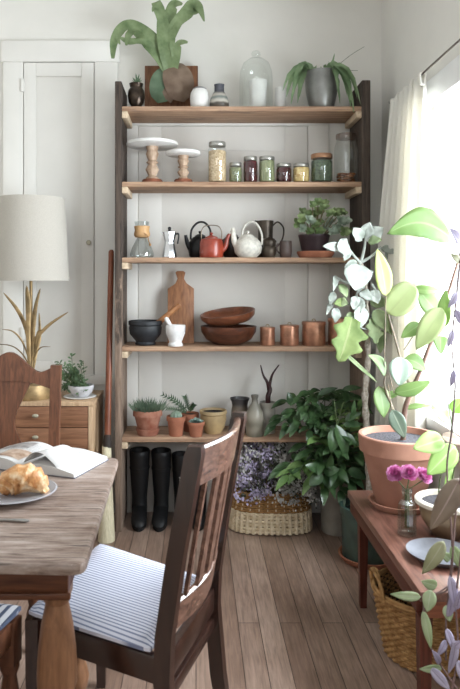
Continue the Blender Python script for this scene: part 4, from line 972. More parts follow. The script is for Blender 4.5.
def q3(px, py, dy): return Vector((X(px, Y) - X(314, Y), dy, Z(py, Y) - zb_))
for px, py in ((300, 220), (304, 212), (310, 206), (317, 203), (322, 209), (314, 214), (307, 222), (301, 229), (327, 215), (320, 222), (312, 226), (330, 222), (335, 213), (341, 213), (338, 222), (344, 222), (335, 230), (341, 233), (347, 232), (330, 233), (297, 224), (325, 203), (309, 214), (318, 212), (318, 232), (308, 232), (325, 228)):
    dy = R.uniform(-.1, .03); c_ = q3(px, py, dy); ms_.tube(arc(q3(314 + (px - 314) * .3, 238, 0), q3(314 + (px - 314) * .6, (238 + py) / 2 - 3, dy * .5), c_, 6), .003, 5)
    rosette(mb_ if (py > 220 and R.random() < .55) else ma, c_, R.uniform(.028, .042), (R.uniform(-.5, .5), -1, R.uniform(.2, .9)), R)
ms_.build('stems', plain('succulent_stem', (126, 116, 84), .7), t); ma.build('foliage', leafmat('aeonium_leaf', (104, 128, 78), (166, 182, 132), .12, .45), t)
mb_.build('foliage', leafmat('echeveria_leaf', (128, 146, 126), (186, 196, 180), .1, .5), t, 'paler grey green rosettes')

# --- fourth shelf: mortars, board, bowls, copper canisters
Y = 3.62; x, r, h = V(128.5, 162.5, 320.5, 3, Y)
single(vessel([(0, 0), (.55, 0), (.62, .05), (.56, .14), (.6, .18), (.92, .45), (.97, .7), (.93, .8), (1, .84), (1, .97), (.97, 1), (.88, 1), (.84, .7), (.5, .3), (0, .26)], r, h), 'mortar', plain('black_stone', (48, 50, 54), .55, var=.25, scale=40), 'large black stone mortar, fourth shelf left end', 'mortar', x, Y, S4)
def q4(px, py, y): return Vector((X(px, y), y, Z(py, y)))
pa_, pb_ = Vector((x - .015, Y + .01, S4 + h * .36)), q4(180, 304.5, 3.60)
o = MB().tube([pa_, pa_.lerp(pb_, .25), pa_.lerp(pb_, .6), pa_.lerp(pb_, .97), pb_], [.016, .0165, .0155, .0145, .010], 16).build('pestle', wood('pestle_wood', (142, 90, 54), (192, 140, 94), 0, 8, .5, 6), None, origin=pa_)
tag(o, 'long wooden pestle leaning out of the black mortar', 'pestle')
Y = 3.56; x, r, h = V(165.5, 185.5, 325, 3, Y)
single(vessel([(0, 0), (.72, 0), (.76, .07), (.62, .18), (.66, .24), (.95, .6), (1, .95), (.97, 1), (.84, 1), (.76, .6), (.4, .36), (0, .32)], r, h), 'mortar', plain('veined_marble', (226, 224, 222), .35, var=.1, scale=18), 'small white marble mortar in front of cutting board', 'mortar', x, Y, S4)
pa_, pb_ = Vector((x + .012, Y, S4 + h * .45)), q4(165.5, 317.5, 3.56)
o = MB().tube([pa_, pa_.lerp(pb_, .2), pa_.lerp(pb_, .6), pa_.lerp(pb_, .92), pb_], [.008, .0125, .0095, .013, .007], 16).build('pestle', MATS['veined_marble'], None, origin=pa_)
tag(o, 'white marble pestle resting in the small white mortar', 'pestle')
Y = 3.775
out = [(168, 346.5), (194, 346.5), (194, 293), (186.5, 287.5), (184, 283), (185.5, 277), (183.5, 275.5), (177, 275.5), (175.5, 277), (177.5, 283), (175.5, 288), (168, 293)]
cb = MB().prism([Vector((X(a, Y), 3.765, Z(b_, Y) - (S4 - Z(346.5, Y)) * 0)) for a, b_ in out], (0, .016, 0), .003)
zmin = min(v.z for v in cb.v); cb.v = [Vector((v.x, v.y, v.z - zmin)) for v in cb.v]
cb.v = [Vector((v.x, v.y - .07 + v.z * .16, v.z)) for v in cb.v]
o = cb.build('cutting_board', wood('walnut_board', (128, 84, 56), (184, 134, 96), 2, 5, .5, 12), None, sharp=30); o.location = (0, 0, S4 + .0008)
tag(o, 'wooden paddle cutting board leaning on the wall behind mortars', 'cutting board')
Y = 3.655; x, r, h = V(200.5, 256.5, 326, 3, Y)
bwood = wood('dark_bowl_wood', (70, 40, 28), (126, 78, 56), 0, 5, .32, 8, .1, spec=.55)
bw2 = wood('bowl_wood', (100, 58, 38), (158, 100, 70), 0, 5, .36, 8, .1, spec=.5)
bp_ = [(0, 0), (.45, 0), (.5, .02), (.8, .28), (.97, .68), (1, 1), (.96, 1), (.91, .66), (.74, .32), (.45, .12), (0, .1)]
single(vessel(bp_, r, h, 48), 'bowl', bwood, 'dark wooden salad bowl under the tilted one, fourth shelf', 'bowl', x, Y, S4, 'wooden bowls')
x, r, h = V(200.5, 257.5, 309, 3, Y)
m = MB().lathe([(0, 0), (.35 * .154, 0), (.8 * .153, .018), (.97 * .153, .042), (.153, .068), (.146, .068), (.138, .043), (.11, .024), (.05, .012), (0, .01)], 48, (0, 0, 0), Matrix.Rotation(-.13, 3, 'Y') @ Matrix.Rotation(.12, 3, 'X'))
zm = min(v.z for v in m.v)
o = m.build('bowl', bw2, None); o.location = (x, Y, S4 + .108 + .004); tag(o, 'lighter wooden bowl tilted on top of the dark bowl', 'bowl', 'wooden bowls')
Y = 3.61
for pa, pb, yt, lab in ((260, 275, 327, 'smallest copper canister right of the wooden bowls'), (280, 299, 325, 'mid sized copper canister between the smallest and the large one'), (302, 325.5, 321.5, 'large copper canister near the hanging lobed leaf')):
    x, r, h = V(pa, pb, yt, 3, Y); t = put('canister', lab, 'canister', x, Y, S4, 'copper canisters')
    vessel([(0, 0), (.98, 0), (1, .02), (.97, .85), (.97, .86)], r, h).build('body', copper, t)
    vessel([(1.01, .86), (1.01, .97), (.96, 1), (0, 1)], r, h).build('lid', copper, t)
    m = MB().tube(spline([(-.008, 0, h), (-.008, 0, h + .009), (0, 0, h + .013), (.008, 0, h + .009), (.008, 0, h)], 4), .0022, 8); m.build('lid_handle', plain('pale_brass', (200, 180, 140), .35, .8), t)
x, r, h = V(328, 353, 318, 3, Y); t = put('canister', 'largest dark copper canister half hidden behind the lobed leaf', 'canister', x, Y, S4, 'copper canisters')
vessel([(0, 0), (.98, 0), (1, .02), (.97, .85), (.97, .86)], r, h).build('body', copper, t); vessel([(1.01, .86), (1.01, .97), (.96, 1), (0, 1)], r, h).build('lid', copper, t)

# --- fifth shelf: small pots and stoneware
def tpot(t, r, h, mat, soil=True, rim=.24, taper=.7):
    vessel([(0, 0), (taper, 0), (taper + .02, .02), (.9, 1 - rim - .01), (.9, 1 - rim), (1, 1 - rim + .01), (1, .98), (.98, 1), (.9, 1), (.84, .8), (.7, .7), (0, .7)], r, h).build('pot', mat, t)
    if soil: vessel([(0, .92), (.88, .9), (.84, .74), (0, .72)], r, h, 24).build('soil', soil_m, t)
Y = 3.6; x, r, h = V(133, 162.5, 409.5, 4, Y); zs = S5 + .0105
xs_, rs_, hs_ = V(136.5, 160, 427, 4, Y)
single(vessel([(0, 0), (.85, 0), (1, .75), (1, 1), (.93, 1), (.82, .3), (0, .28)], rs_, .036, 36), 'saucer', terra_old, 'limed terracotta saucer under the grassy succulent pot, fifth shelf', 'saucer', x, Y, S5)
t = put('potted_plant', 'grassy grey green succulent in limed terracotta pot, fifth shelf left end', 'plant', x, Y, zs)
h = Z(409.5, Y) - zs; tpot(t, r, h, terra_old, True, .26, .62)
R = random.Random(31); m = MB()
for k in range(190):
    a = R.uniform(0, 6.28); rr = r * .9 * math.sqrt(R.random()); b0 = Vector((rr * math.cos(a), rr * math.sin(a), h * .9)); d_ = Vector((math.cos(a) * rr / r * .9 + R.gauss(0, .25), math.sin(a) * rr / r * .9 + R.gauss(0, .25), 1)).normalized()
    m.leaf(b0, b0 + d_ * R.uniform(.035, .085), .009, (0, -1, .4), .3, .05, 'blade', 4, 2)
m.build('foliage', leafmat('haworthia_leaf', (84, 104, 84), (136, 152, 128), .12, .5), t)
Y = 3.68; x, r, h = V(181, 199, 413, 4, Y)
t = put('potted_plant', 'spiky dark green aloe in a terracotta pot behind two small pots', 'plant', x, Y, S5); tpot(t, r, h, terra)
R = random.Random(4); m = MB()
for st_, en in (((186, 412), (164, 394)), ((187, 411), (172, 396)), ((189, 411), (185, 396)), ((186, 413), (168, 407)), ((190, 412), (194, 403))):
    s0 = Vector((X(st_[0], Y) - x, 0, Z(st_[1], Y) - S5)); e0 = Vector((X(en[0], Y) - x, R.uniform(-.05, .0), Z(en[1], Y) - S5)); p = arc(s0, s0.lerp(e0, .5) + Vector((0, 0, .012)), e0, 8)
    m.tube(p, [.0035, .0015], 5)
    for i in range(1, 9):
        d_ = (p[i] - p[i - 1]).normalized()
        for s_ in (-1, 1):
            n_ = d_.cross(Vector((0, -1, 0))).normalized() * s_
            m.leaf(p[i], p[i] + (n_ * .8 + d_ * .8).normalized() * .024, .009, (0, -1, .2), .3, 0, 'blade', 4, 2)
m.build('foliage', leafmat('aloe_dark', (52, 78, 54), (96, 124, 88), .08, .4), t)
Y = 3.575; x, r, h = V(166.5, 185.5, 416, 4, Y)
t = put('potted_plant', 'small terracotta pot with a round pale green cactus, fifth shelf', 'plant', x, Y, S5); tpot(t, r, h, terra)
MB().lathe([(0.0, h * .8), (r * .5, h * .86), (r * .62, h * 1.0), (r * .5, h * 1.16), (r * .2, h * 1.24), (0, h * 1.25)], 32, wob=lambda a, z: 1 + .09 * math.cos(a * 11)).build('cactus', leafmat('cactus_skin', (120, 140, 124), (164, 178, 160), 0, .6), t)
x, r, h = V(187.5, 204.5, 421.5, 4, Y - .015)
t = put('potted_plant', 'smallest terracotta pot with a blue green rosette beside cactus pot', 'plant', x, Y - .015, S5); tpot(t, r, h, terra)
R = random.Random(6); m = MB()
for dx, dz in ((0, .012), (-.02, .004), (.022, .004), (.005, .002)): rosette(m, Vector((dx, -.006, h * .93 + dz)), .024, (dx * 10, -.4, 1), R, 14, .5)
m.build('foliage', leafmat('blue_rosette', (110, 138, 128), (166, 186, 176), .05, .5), t)
Y = 3.64; x, r, h = V(199.5, 227, 410, 4, Y)
t = put('flowerpot', 'wide mustard beige glazed flowerpot full of soil, fifth shelf', 'pot', x, Y, S5)
vessel([(0, 0), (.6, 0), (.62, .03), (.85, .3), (.95, .6), (.93, .82), (1, .86), (1, .97), (.97, 1), (.9, 1), (.86, .8), (.8, .7), (0, .7)], r, h).build('pot', plain('mustard_glaze', (188, 164, 124), .45, var=.14, scale=10), t); vessel([(0, .93), (.88, .9), (.85, .75), (0, .72)], r, h, 24).build('soil', soil_m, t)
Y = 3.67; x, r, h = V(230, 249.5, 398, 4, Y)
single(vessel([(0, 0), (.8, 0), (.86, .03), (.92, .3), (.86, .62), (.78, .78), (.86, .9), (1, .97), (1, 1), (.9, 1), (.7, .8), (.72, .4), (.6, .1), (0, .08)], r, h), 'stoneware_jar', banded('grey_brown_stoneware', [(0, (134, 120, 102)), (.4, (150, 138, 120)), (.7, (120, 110, 98)), (.86, (84, 80, 80)), (1, (74, 72, 74))]), 'grey stoneware jar with a dark flared rim behind the stoneware bottle', 'jar', x, Y, S5)
Y = 3.575; x, r, h = V(246, 263.5, 395, 4, Y)
single(vessel([(0, 0), (.94, 0), (1, .03), (1, .45), (.92, .58), (.6, .72), (.38, .8), (.32, .9), (.42, .95), (.42, 1), (.25, 1), (.22, .85), (0, .8)], r, h).add([], []), 'stoneware_bottle', banded('ribbed_stoneware', [(0, (140, 134, 118)), (.15, (156, 150, 136)), (.3, (134, 128, 114)), (.5, (164, 158, 144)), (.7, (140, 136, 124)), (1, (120, 116, 108))]), 'narrow necked grey green stoneware bottle on the fifth shelf', 'bottle', x, Y, S5)
Y = 3.64; x, r, h = V(259.5, 276, 402, 4, Y)
t = put('potted_plant', 'twisted dark red antler-like stem growing from a pale stoneware crock', 'plant', x, Y, S5)
vessel([(0, 0), (.88, 0), (.92, .03), (.94, .7), (.88, .84), (1, .9), (1, .98), (.97, 1), (.88, 1), (.85, .8), (0, .78)], r, h).build('pot', plain('pale_stoneware', (170, 166, 156), .45, var=.12, scale=14), t); vessel([(0, .95), (.86, .93), (.84, .8), (0, .79)], r, h, 20).build('soil', soil_m, t)
def q5(px, py, dy=0): return Vector((X(px, Y) - x, dy, Z(py, Y) - S5))
m = MB(); m.tube(spline([q5(268, 404), q5(268, 396, -.005), q5(270, 390, 0), q5(268.5, 385, .005)], 6), [.015, .011], 12); m.tube(spline([q5(269, 390), q5(267, 382, -.01), q5(263, 375, -.01), q5(260.5, 365, -.005)], 6), [.011, .003], 10)
m.tube(spline([q5(269, 389), q5(270.5, 382, .01), q5(273, 374, .01), q5(279, 365, 0)], 6), [.011, .003], 10); m.build('stem', plain('dark_red_stem', (70, 36, 34), .5, var=.4, scale=40), t)

# ------------------------------------------------------------------ on the floor under the shelf
def boot(label, xp, ytop, yf, rz, shaft=.062, extra=False):
    x = X(xp, yf); hh = Z(ytop, yf + .03)
    t = put('rubber_boot', label, 'boot', x, yf, 0, 'black rubber boots', rz)
    rings = []
    def ring(cy, cz, rx_, ry_, tilt, n=24):   # tilt: 0 = level ring (shaft), pi/2 = upright ring (toe)
        out_ = []
        for k in range(n):
            a = 2 * PI * k / n; u, v = math.cos(a) * rx_, math.sin(a) * ry_
            out_.append(Vector((u, cy + v * math.cos(tilt), max(.012, cz + v * math.sin(tilt)))))
        return out_
    S = shaft
    for cy, cz, rx_, ry_, tl_ in ((0.02, hh - .03, S * .8, S * .98, 0), (0.02, hh - .006, S * .86, S * 1.04, 0), (0.02, hh, S * .97, S * 1.16, 0), (0.02, hh - .004, S * 1.02, S * 1.22, 0), (0.02, hh - .03, S * 1.0, S * 1.2, 0), (.02, hh * .72, S * .94, S * 1.1, 0), (.02, hh * .5, S * .84, S * .98, 0), (.02, hh * .34, S * .74, S * .86, 0.1), (.014, hh * .25, S * .74, S * .95, .3), (.0, .075, S * .76, S * 1.15, .55), (-.04, .058, S * .74, S * 1.0, .95), (-.085, .047, S * .76, S * .7, 1.25), (-.13, .036, S * .72, S * .5, 1.45), (-.16, .026, S * .5, S * .28, 1.55), (-.172, .022, S * .2, S * .1, 1.57)):
        rings.append(ring(cy, cz, rx_, ry_, tl_))
    MB().loft(rings).build('upper', black_m, t, sharp=60)
    m = MB(); sol = [Vector((math.cos(a) * .042 * (1.0 if math.sin(a) < 0 else .88), -.045 + math.sin(a) * .128, 0)) for a in [2 * PI * k / 28 for k in range(28)]]
    m.prism(sol, (0, 0, .022), .003); m.build('sole', plain('boot_sole', (34, 33, 33), .7), t)
    m = MB().lathe([(S * .9, hh * .73), (S * .99, hh * .735), (S * .99, hh * .76), (S * .9, hh * .765)], 28, (0, .02, 0), None, 1, 1.17); m.build('top_band', black_m, t)
    if extra:
        # small white leaf-shaped emblem printed on the shaft
        m = MB(); yy = .02 - S * 1.12
        for dx, dz, a in ((0, .012, 0), (-.006, .002, .9), (.007, .003, -.9), (-.004, -.009, 2.3), (.005, -.009, -2.3)):
            d_ = Vector((-math.sin(a), 0, math.cos(a))) * .011; c_ = Vector((dx * .5, yy, hh * .66 + dz * .5)); m.leaf(c_, c_ + d_, .006, (0, -1, 0), 0, 0, 'ovate', 4, 2)
        m.build('emblem', plain('emblem_white', (216, 214, 210), .6), t, 'small white printed emblem')
    return t
boot('tall black rubber boot nearest the left upright', 139.5, 449, 3.70, .06, .057)
boot('tall black rubber boot, second from left upright', 161, 449.5, 3.70, -.02, .056)
boot('black rubber boot with small white emblem, third from left upright', 181, 453, 3.71, .06, .05, True)
boot('black rubber boot seen through the slats of chair, deepest to the right', 200, 454, 3.71, -.08, .048)

def weave(t, cx, ht, ab, at_, rows, stakes, mat, name='woven_side', expo=2.0, amp=.004, rad=.0055, z0=0.0, zfun=None, stake_mat=None, srad=None, rim=True):
    """woven wall: horizontal strands passing in and out of upright stakes"""
    def rp(a, z, off=0.0):
        f_ = (z - z0) / ht; A = ab[0] + (at_[0] - ab[0]) * f_ + off; B = ab[1] + (at_[1] - ab[1]) * f_ + off
        c_, s_ = math.cos(a), math.sin(a); k = (abs(c_) ** expo + abs(s_) ** expo) ** (-1 / expo)
        return Vector((A * k * c_, B * k * s_, z))
    m = MB()
    for j in range(rows):
        z = z0 + ht * (j + .5) / rows; n = stakes * 4
        m.tube([rp(2 * PI * k / n, z, amp * math.cos(PI * k / 2 + PI * j + .0)) for k in range(n)], rad, 6, True, 1.15)
    o = m.build(name, mat, t, sharp=70); m = MB()
    for k in range(stakes):
        a = 2 * PI * (k + .0) / stakes; m.tube([rp(a, z0 + ht * i / 6, 0) for i in range(7)], srad or rad * .75, 6)
    m.build('stakes', stake_mat or mat, t)
    n = 64; m = MB(); m.loft([[rp(2 * PI * k / n, z, -.003) for k in range(n)] for z in (z0 + .004, z0 + ht)], False)
    v0 = [rp(2 * PI * k / n, z0 + .004, -.003) for k in range(n)]; m.add(v0, [list(range(n))]); m.build('lining', plain('basket_inside', (96, 74, 50), .9), t)
    if not rim: return rp
    m = MB(); 
    for off, dz in ((-.004, .002), (.005, 0), (0, .008)): m.tube([rp(2 * PI * k / 72, z0 + ht, off) + Vector((0, 0, dz)) for k in range(72)], rad * 1.15, 7, True)
    m.build('rim', mat, t); return rp
def straw(name, c1_, c2_, sc=40, rough=.75): return plain(name, c1_, rough, c2=c2_, scale=sc)
bwx, bwy = X(270.5, 3.6), 3.63
t = put('flower_basket', 'wide cream and honey wicker basket on the floor holding dried flowers', 'basket', bwx, bwy, 0, None, -.04)
palem = straw('pale_rush', (232, 218, 192), (202, 180, 146)); honey = straw('honey_rush', (188, 148, 96), (150, 110, 66))
hB = .195
weave(t, 0, hB * .56, (.218, .15), (.212, .145), 6, 44, palem, 'woven_side', 3.0, .003, .0075, 0.006, None, None, .012, False)
rp = weave(t, 0, hB * .44, (.212, .145), (.19, .13), 8, 30, honey, 'open_weave_band', 3.0, .004, .005, 0.006 + hB * .56, None, palem)
lav = thing('dried_flower_bunch', 'bunch of dried lavender and grey white blossoms filling the floor basket', 'flowers', (bwx, bwy, 0.03))
R = random.Random(12); ms_, ml, mw, mg = MB(), MB(), MB(), MB()
for k in range(210):
    a = R.uniform(0, 6.28); rr = math.sqrt(R.random()); b0 = Vector((.1 * rr * math.cos(a), .06 * rr * math.sin(a), .02))
    tx = R.uniform(-.205, .22); ty = R.uniform(-.185, .08); tz = R.uniform(.22, .46) - .28 * abs(tx) * (1 if tx > 0 else .5) - max(0, -ty) * .55
    tip = Vector((tx, ty, max(tz, .2 if ty > -.14 else .165))); rr_ = max(abs(tx) / .18, abs(ty) / .12, .01)
    mid = Vector((max(-.15, min(.15, tx * .6)), max(-.095, min(.095, ty * .6)), .21)); p = arc(b0, mid, tip, 7); ms_.tube(p, .0012, 4)
    tgt = ml if (tx < .02 and R.random() < .6) else (mw if R.random() < (.75 if ty < -.05 else .45) else mg)
    for j in range(15):
        c_ = tip + Vector((R.gauss(0, .014), R.gauss(0, .012), R.gauss(-.004, .014))); d_ = Vector((R.gauss(0, 1), R.gauss(-.3, .8), R.gauss(.5, .8))).normalized()
        tgt.leaf(c_, c_ + d_ * R.uniform(.010, .02), R.uniform(.008, .014), (R.gauss(0, .5), -1, .5), .25, .05, 'ovate', 4, 2)
ms_.build('stems', plain('dry_stem', (104, 100, 82), .9), lav); ml.build('blossoms', leafmat('lavender_blossom', (150, 140, 168), (204, 194, 218), .1, .9), lav, 'lavender blossoms')
mw.build('blossoms', leafmat('grey_white_blossom', (160, 160, 156), (220, 218, 214), .1, .9), lav, 'grey white blossoms'); mg.build('leaves', leafmat('dusty_leaf', (66, 72, 62), (104, 108, 94), .1, .8), lav)

# leafy plants at the lower right of the shelving
def leafy(m, ms_, base, tip, R, nleaf, L, W, arch=.08, leafn=None):
    mid = base.lerp(tip, .55) + Vector((0, 0, arch)); p = arc(base, mid, tip, 10); ms_.tube(p, [.003, .0016], 6)
    for i in range(nleaf):
        f_ = .35 + .65 * (i + .5) / nleaf; k = min(9, int(f_ * 10)); b0 = p[k].lerp(p[k + 1], f_ * 10 - k); d0 = (p[k + 1] - p[k]).normalized()
        a = i * 2.4 + R.uniform(-.5, .5); out = Vector((math.cos(a), math.sin(a) * .8 - .35, R.uniform(-.1, .5)))
        d_ = (out + d0 * .5).normalized(); l_ = L * R.uniform(.75, 1.2); tp_ = b0 + d_ * l_ + Vector((0, 0, -.35 * l_))
        m.leaf(b0, tp_, W * R.uniform(.8, 1.15), (R.uniform(-.4, .4), -.5, 1.0), .22, .12, 'ovate', 8, 4)
    b0 = p[-1]; d_ = (p[-1] - p[-2]).normalized(); m.leaf(b0, b0 + d_ * L + Vector((0, 0, -.2 * L)), W, (0, -.6, 1), .22, .1, 'ovate', 8, 4)
pl_m = leafmat('glossy_dark_leaf', (44, 70, 42), (92, 122, 80), .12, .28, None, 11, spec=.6); pl_l = leafmat('glossy_light_leaf', (96, 132, 74), (142, 170, 108), .2, .32, None, 11)
stm = plain('green_stem', (96, 112, 70), .6)
# crock on the floor
Yc = 3.50; xc = X(339, Yc)
t = put('potted_plant', 'large bushy plant with glossy leaves in pale stoneware crock on floor', 'plant', xc, Yc + .05, 0)
MB().lathe([(0, 0), (.08, 0), (.084, .005), (.09, .29), (.094, .3), (.094, .32), (.088, .32), (.082, .28), (0, .27)], 36).build('pot', plain('grey_crock', (164, 158, 148), .55, var=.1, scale=8), t)
MB().lathe([(0, .3), (.084, .298), (.082, .275), (0, .27)], 24).build('soil', soil_m, t)
R = random.Random(44); m1, m2, ms_ = MB(), MB(), MB(); o0 = Vector((xc, Yc + .05, 0))
for px, py, dy in ((290, 475, -.12), (300, 468, -.1), (285, 468, -.08), (310, 452, -.12), (318, 440, -.15), (330, 430, -.18), (345, 440, -.2), (355, 455, -.2), (362, 470, -.18), (350, 480, -.22), (335, 470, -.22), (322, 462, -.2), (326, 448, -.16), (340, 415, -.14), (352, 425, -.16), (332, 408, -.1), (345, 402, -.08), (316, 425, -.1), (362, 440, -.12), (325, 485, -.2), (340, 490, -.2), (305, 445, -.02), (358, 410, -.05), (322, 412, -.06), (336, 450, -.24), (312, 478, -.16)):
    tip = Vector((X(px, Yc + dy), Yc + dy, Z(py, Yc + dy))) - o0; b0 = Vector((R.uniform(-.05, .05), R.uniform(-.05, .03), .3))
    leafy(m1 if R.random() < .66 else m2, ms_, b0, tip, R, 6, .105, .042, .1)
for (b_, tp_, w_) in (((334, 428), (330, 452), 13), ((336, 425), (345, 458), 13), ((340, 432), (356, 445), 9), ((345, 420), (360, 412), 8), ((343, 425), (362, 424), 8), ((350, 425), (353, 398), 6), ((322, 472), (304, 464), 12), ((322, 474), (308, 484), 12), ((324, 473), (338, 468), 12), ((324, 476), (328, 488), 10), ((348, 470), (364, 478), 12), ((328, 470), (330, 452), 8)):
    Yl = Yc - .24; m1.leaf(Vector((X(b_[0], Yl), Yl, Z(b_[1], Yl))) - o0, Vector((X(tp_[0], Yl), Yl - .03, Z(tp_[1], Yl))) - o0, w_ * Yl / F, (.2, -.8, .7), .2, .08, 'ovate', 9, 4)
for (b_, tp_) in (((338, 440), (334, 400)), ((334, 445), (344, 402)), ((340, 448), (350, 410))):
    Yl = Yc - .2; ms_.tube(arc(Vector((X(b_[0], Yl), Yl, Z(b_[1], Yl))) - o0, Vector((X((b_[0] + tp_[0]) / 2, Yl), Yl, Z(tp_[1] + 10, Yl))) - o0, Vector((X(tp_[0], Yl), Yl, Z(tp_[1], Yl))) - o0, 6), .003, 5)
ms_.build('stems', stm, t); m1.build('foliage', pl_m, t); m2.build('foliage', pl_l, t, 'lighter green young leaves')
# second leafy plant standing on the right end of the fifth shelf
Yd = 3.64; xd = X(322, Yd)
t = put('potted_plant', 'spreading green leafy plant in dark pot on right end of fifth shelf', 'plant', xd, Yd, S5)
tpot(t, .085, .13, plain('dark_grey_pot', (66, 66, 66), .6))
m1, ms_ = MB(), MB(); o0 = Vector((xd, Yd, S5))
for px, py, dy in ((281, 418, -.1), (286, 402, -.08), (292, 412, -.14), (300, 398, -.1), (308, 392, -.06), (306, 408, -.15), (298, 424, -.2), (316, 398, -.12), (326, 394, -.1), (338, 392, -.06), (350, 396, -.08), (358, 405, -.1), (312, 415, -.2), (288, 426, -.18), (318, 420, -.22), (276, 425, -.15), (345, 402, -.16), (310, 430, -.24)):
    tip = Vector((X(px, Yd + dy), Yd + dy, Z(py, Yd + dy))) - o0; b0 = Vector((R.uniform(-.05, .05), R.uniform(-.05, .02), .12)); leafy(m1, ms_, b0, tip, R, 5, .085, .036, .06)
for (b_, tp_, w_) in (((290, 405), (288, 392), 7), ((316, 420), (318, 400), 9), ((305, 424), (320, 426), 8), ((318, 395), (338, 388), 7), ((342, 390), (362, 388), 7)):
    Yl = Yd - .16; m1.leaf(Vector((X(b_[0], Yl), Yl, Z(b_[1], Yl))) - o0, Vector((X(tp_[0], Yl), Yl, Z(tp_[1], Yl))) - o0, w_ * Yl / F, (.1, -.7, .7), .2, .06, 'ovate', 8, 4)
ms_.build('stems', stm, t); m1.build('foliage', pl_m, t)

# straw broom leaning on the wall beside the left upright
Yb = 3.44; bx0 = X(108, Yb)
t = put('straw_broom', 'straw broom with long reddish wooden handle leaning beside the shelving upright', 'broom', bx0, Yb, 0)
def qb(px, py, y): return Vector((X(px, y) - bx0, y - Yb, Z(py, y)))
MB().tube([qb(107.5, 440, 3.48), qb(109, 360, 3.56), qb(111.3, 252, 3.655), qb(111.4, 250, 3.657)], [.017, .0165, .0155, .009], 14).build('handle', wood('broom_handle', (112, 60, 38), (158, 96, 66), 2, 6, .4, 8), t)
MB().tube([qb(107.2, 448, 3.468), qb(107.5, 435, 3.485)], [.025, .019], 16).build('binding', plain('broom_binding', (60, 48, 42), .7), t)
m = MB(); m.loft([[Vector((X(106.6 + math.cos(a) * w_, yy) - bx0, yy - Yb + math.sin(a) * d_, z_)) for a in [2 * PI * k / 24 for k in range(24)]] for z_, w_, d_, yy in ((Z(446, 3.47), 4.6, .026, 3.47), (Z(470, 3.455), 5.0, .034, 3.455), (.2, 6.5, .045, 3.44), (.0, 8.5, .05, 3.425))])
o = m.build('bristles', wood('broom_straw', (192, 180, 148), (230, 222, 196), 2, 10, .85, 26, .8), t)

# ------------------------------------------------------------------ bench by the window and what stands on it
BZ = .46
t = put('bench', 'low reddish brown wooden bench under the window carrying plants', 'bench', .83, 2.345, 0)
def ql(x, y, z): return (x - .83, y - 2.345, z)
MB().box(ql(.642, 1.89, BZ - .03), ql(1.015, 2.80, BZ), .004).build('seat_board', bench_sheen_wood, t)
b = MB().box(ql(.644, 1.93, BZ - .078), ql(.664, 2.76, BZ - .0303), .002); b.build('side_apron', wood('bench_side_wood', (84, 44, 34), (128, 76, 60), 1, 6, .4, 12), t)
MB().box(ql(.993, 1.93, BZ - .078), ql(1.013, 2.76, BZ - .0303), .002).build('side_apron', bench_sheen_wood, t)
for yy in (1.895, 2.775): MB().box(ql(.6645, yy, BZ - .078), ql(.9925, yy + .02, BZ - .0303), .002).build('end_apron', wood('bench_end_wood', (124, 70, 50), (172, 112, 84), 0, 6, .4, 12), t)
for lx_, ly_ in ((.665, 1.925), (.69, 2.73), (.99, 1.925), (.99, 2.73)):
    m = MB(); m.loft([[Vector(ql(lx_ + sx * w_, ly_ + sy * w_, z_)) for sx, sy in ((-1, -1), (1, -1), (1, 1), (-1, 1))] for z_, w_ in ((0, .013), (BZ - .0785, .019))]); m.build('leg', wood('bench_leg_wood', (84, 42, 32), (128, 74, 58), 2, 6, .4, 12), t, sharp=30)

# saucer, big terracotta pot and the tall broad-leaved plant
fx, fy = .80, 2.60
single(MB().lathe([(0, 0), (.1, 0), (.116, .018), (.118, .026), (.11, .026), (.1, .012), (0, .01)], 48), 'saucer', terra_pale, 'terracotta saucer under the big pot on the window bench', 'saucer', fx, fy, BZ)
zb_ = BZ + .0128; hp = .745 - zb_
t = put('potted_plant', 'tall broad leaved plant in big terracotta pot on the window bench', 'plant', fx, fy, zb_)
MB().lathe([(0, 0), (.088, 0), (.092, .004), (.14, hp - .068), (.141, hp - .066), (.152, hp - .064), (.157, hp - .004), (.154, hp), (.143, hp), (.138, hp - .03), (0, hp - .035)], 56).build('pot', terra_pale, t)
MB().lathe([(0, hp - .022), (.139, hp - .024), (.137, hp - .034), (0, hp - .036)], 40).build('soil', gravel_m, t)
o0 = Vector((fx, fy, zb_))
def qf(px, py, dy=0.0): return Vector((X(px, fy + dy), fy + dy, Z(py, fy + dy))) - o0
trunk_m = plain('ficus_bark', (132, 104, 92), .7, var=.2, scale=30); shoot_m = plain('ficus_shoot', (128, 116, 96), .6, var=.2)
MB().tube(spline([qf(403, 440), qf(405, 410), qf(412, 390, -.01), qf(420, 372, -.02), qf(430, 345, -.02), qf(440, 318, -.03), qf(450, 288, -.04), qf(458, 262, -.05), qf(463, 246, -.06)], 6), [.011, .0045], 12).build('stem', trunk_m, t)
MB().tube(spline([qf(412, 391, -.01), qf(403, 368, -.03), qf(396, 342, -.05), qf(388, 314, -.06)], 6), [.006, .003], 8).build('stem', shoot_m, t)
MB().tube(spline([qf(404, 438, -.02), qf(394, 412, -.05), qf(385, 388, -.06), qf(385, 377, -.06), qf(389, 374, -.06)], 6), [.006, .0025], 8).build('stem', shoot_m, t)
lg = leafmat('ficus_leaf_green', (104, 134, 78), (144, 168, 106), .34, .35, (150, 170, 116), 7, (150, 174, 100)); lo = leafmat('ficus_leaf_olive', (130, 144, 96), (164, 174, 124), .32, .4, (150, 158, 112), 7, (178, 186, 146))
ly = leafmat('ficus_leaf_young', (150, 166, 90), (182, 188, 122), .34, .4, (196, 180, 140), 7, (196, 206, 136)); ld = leafmat('ficus_leaf_gloss', (104, 124, 108), (146, 160, 142), .15, .22, (168, 178, 160), 7, None, .6)
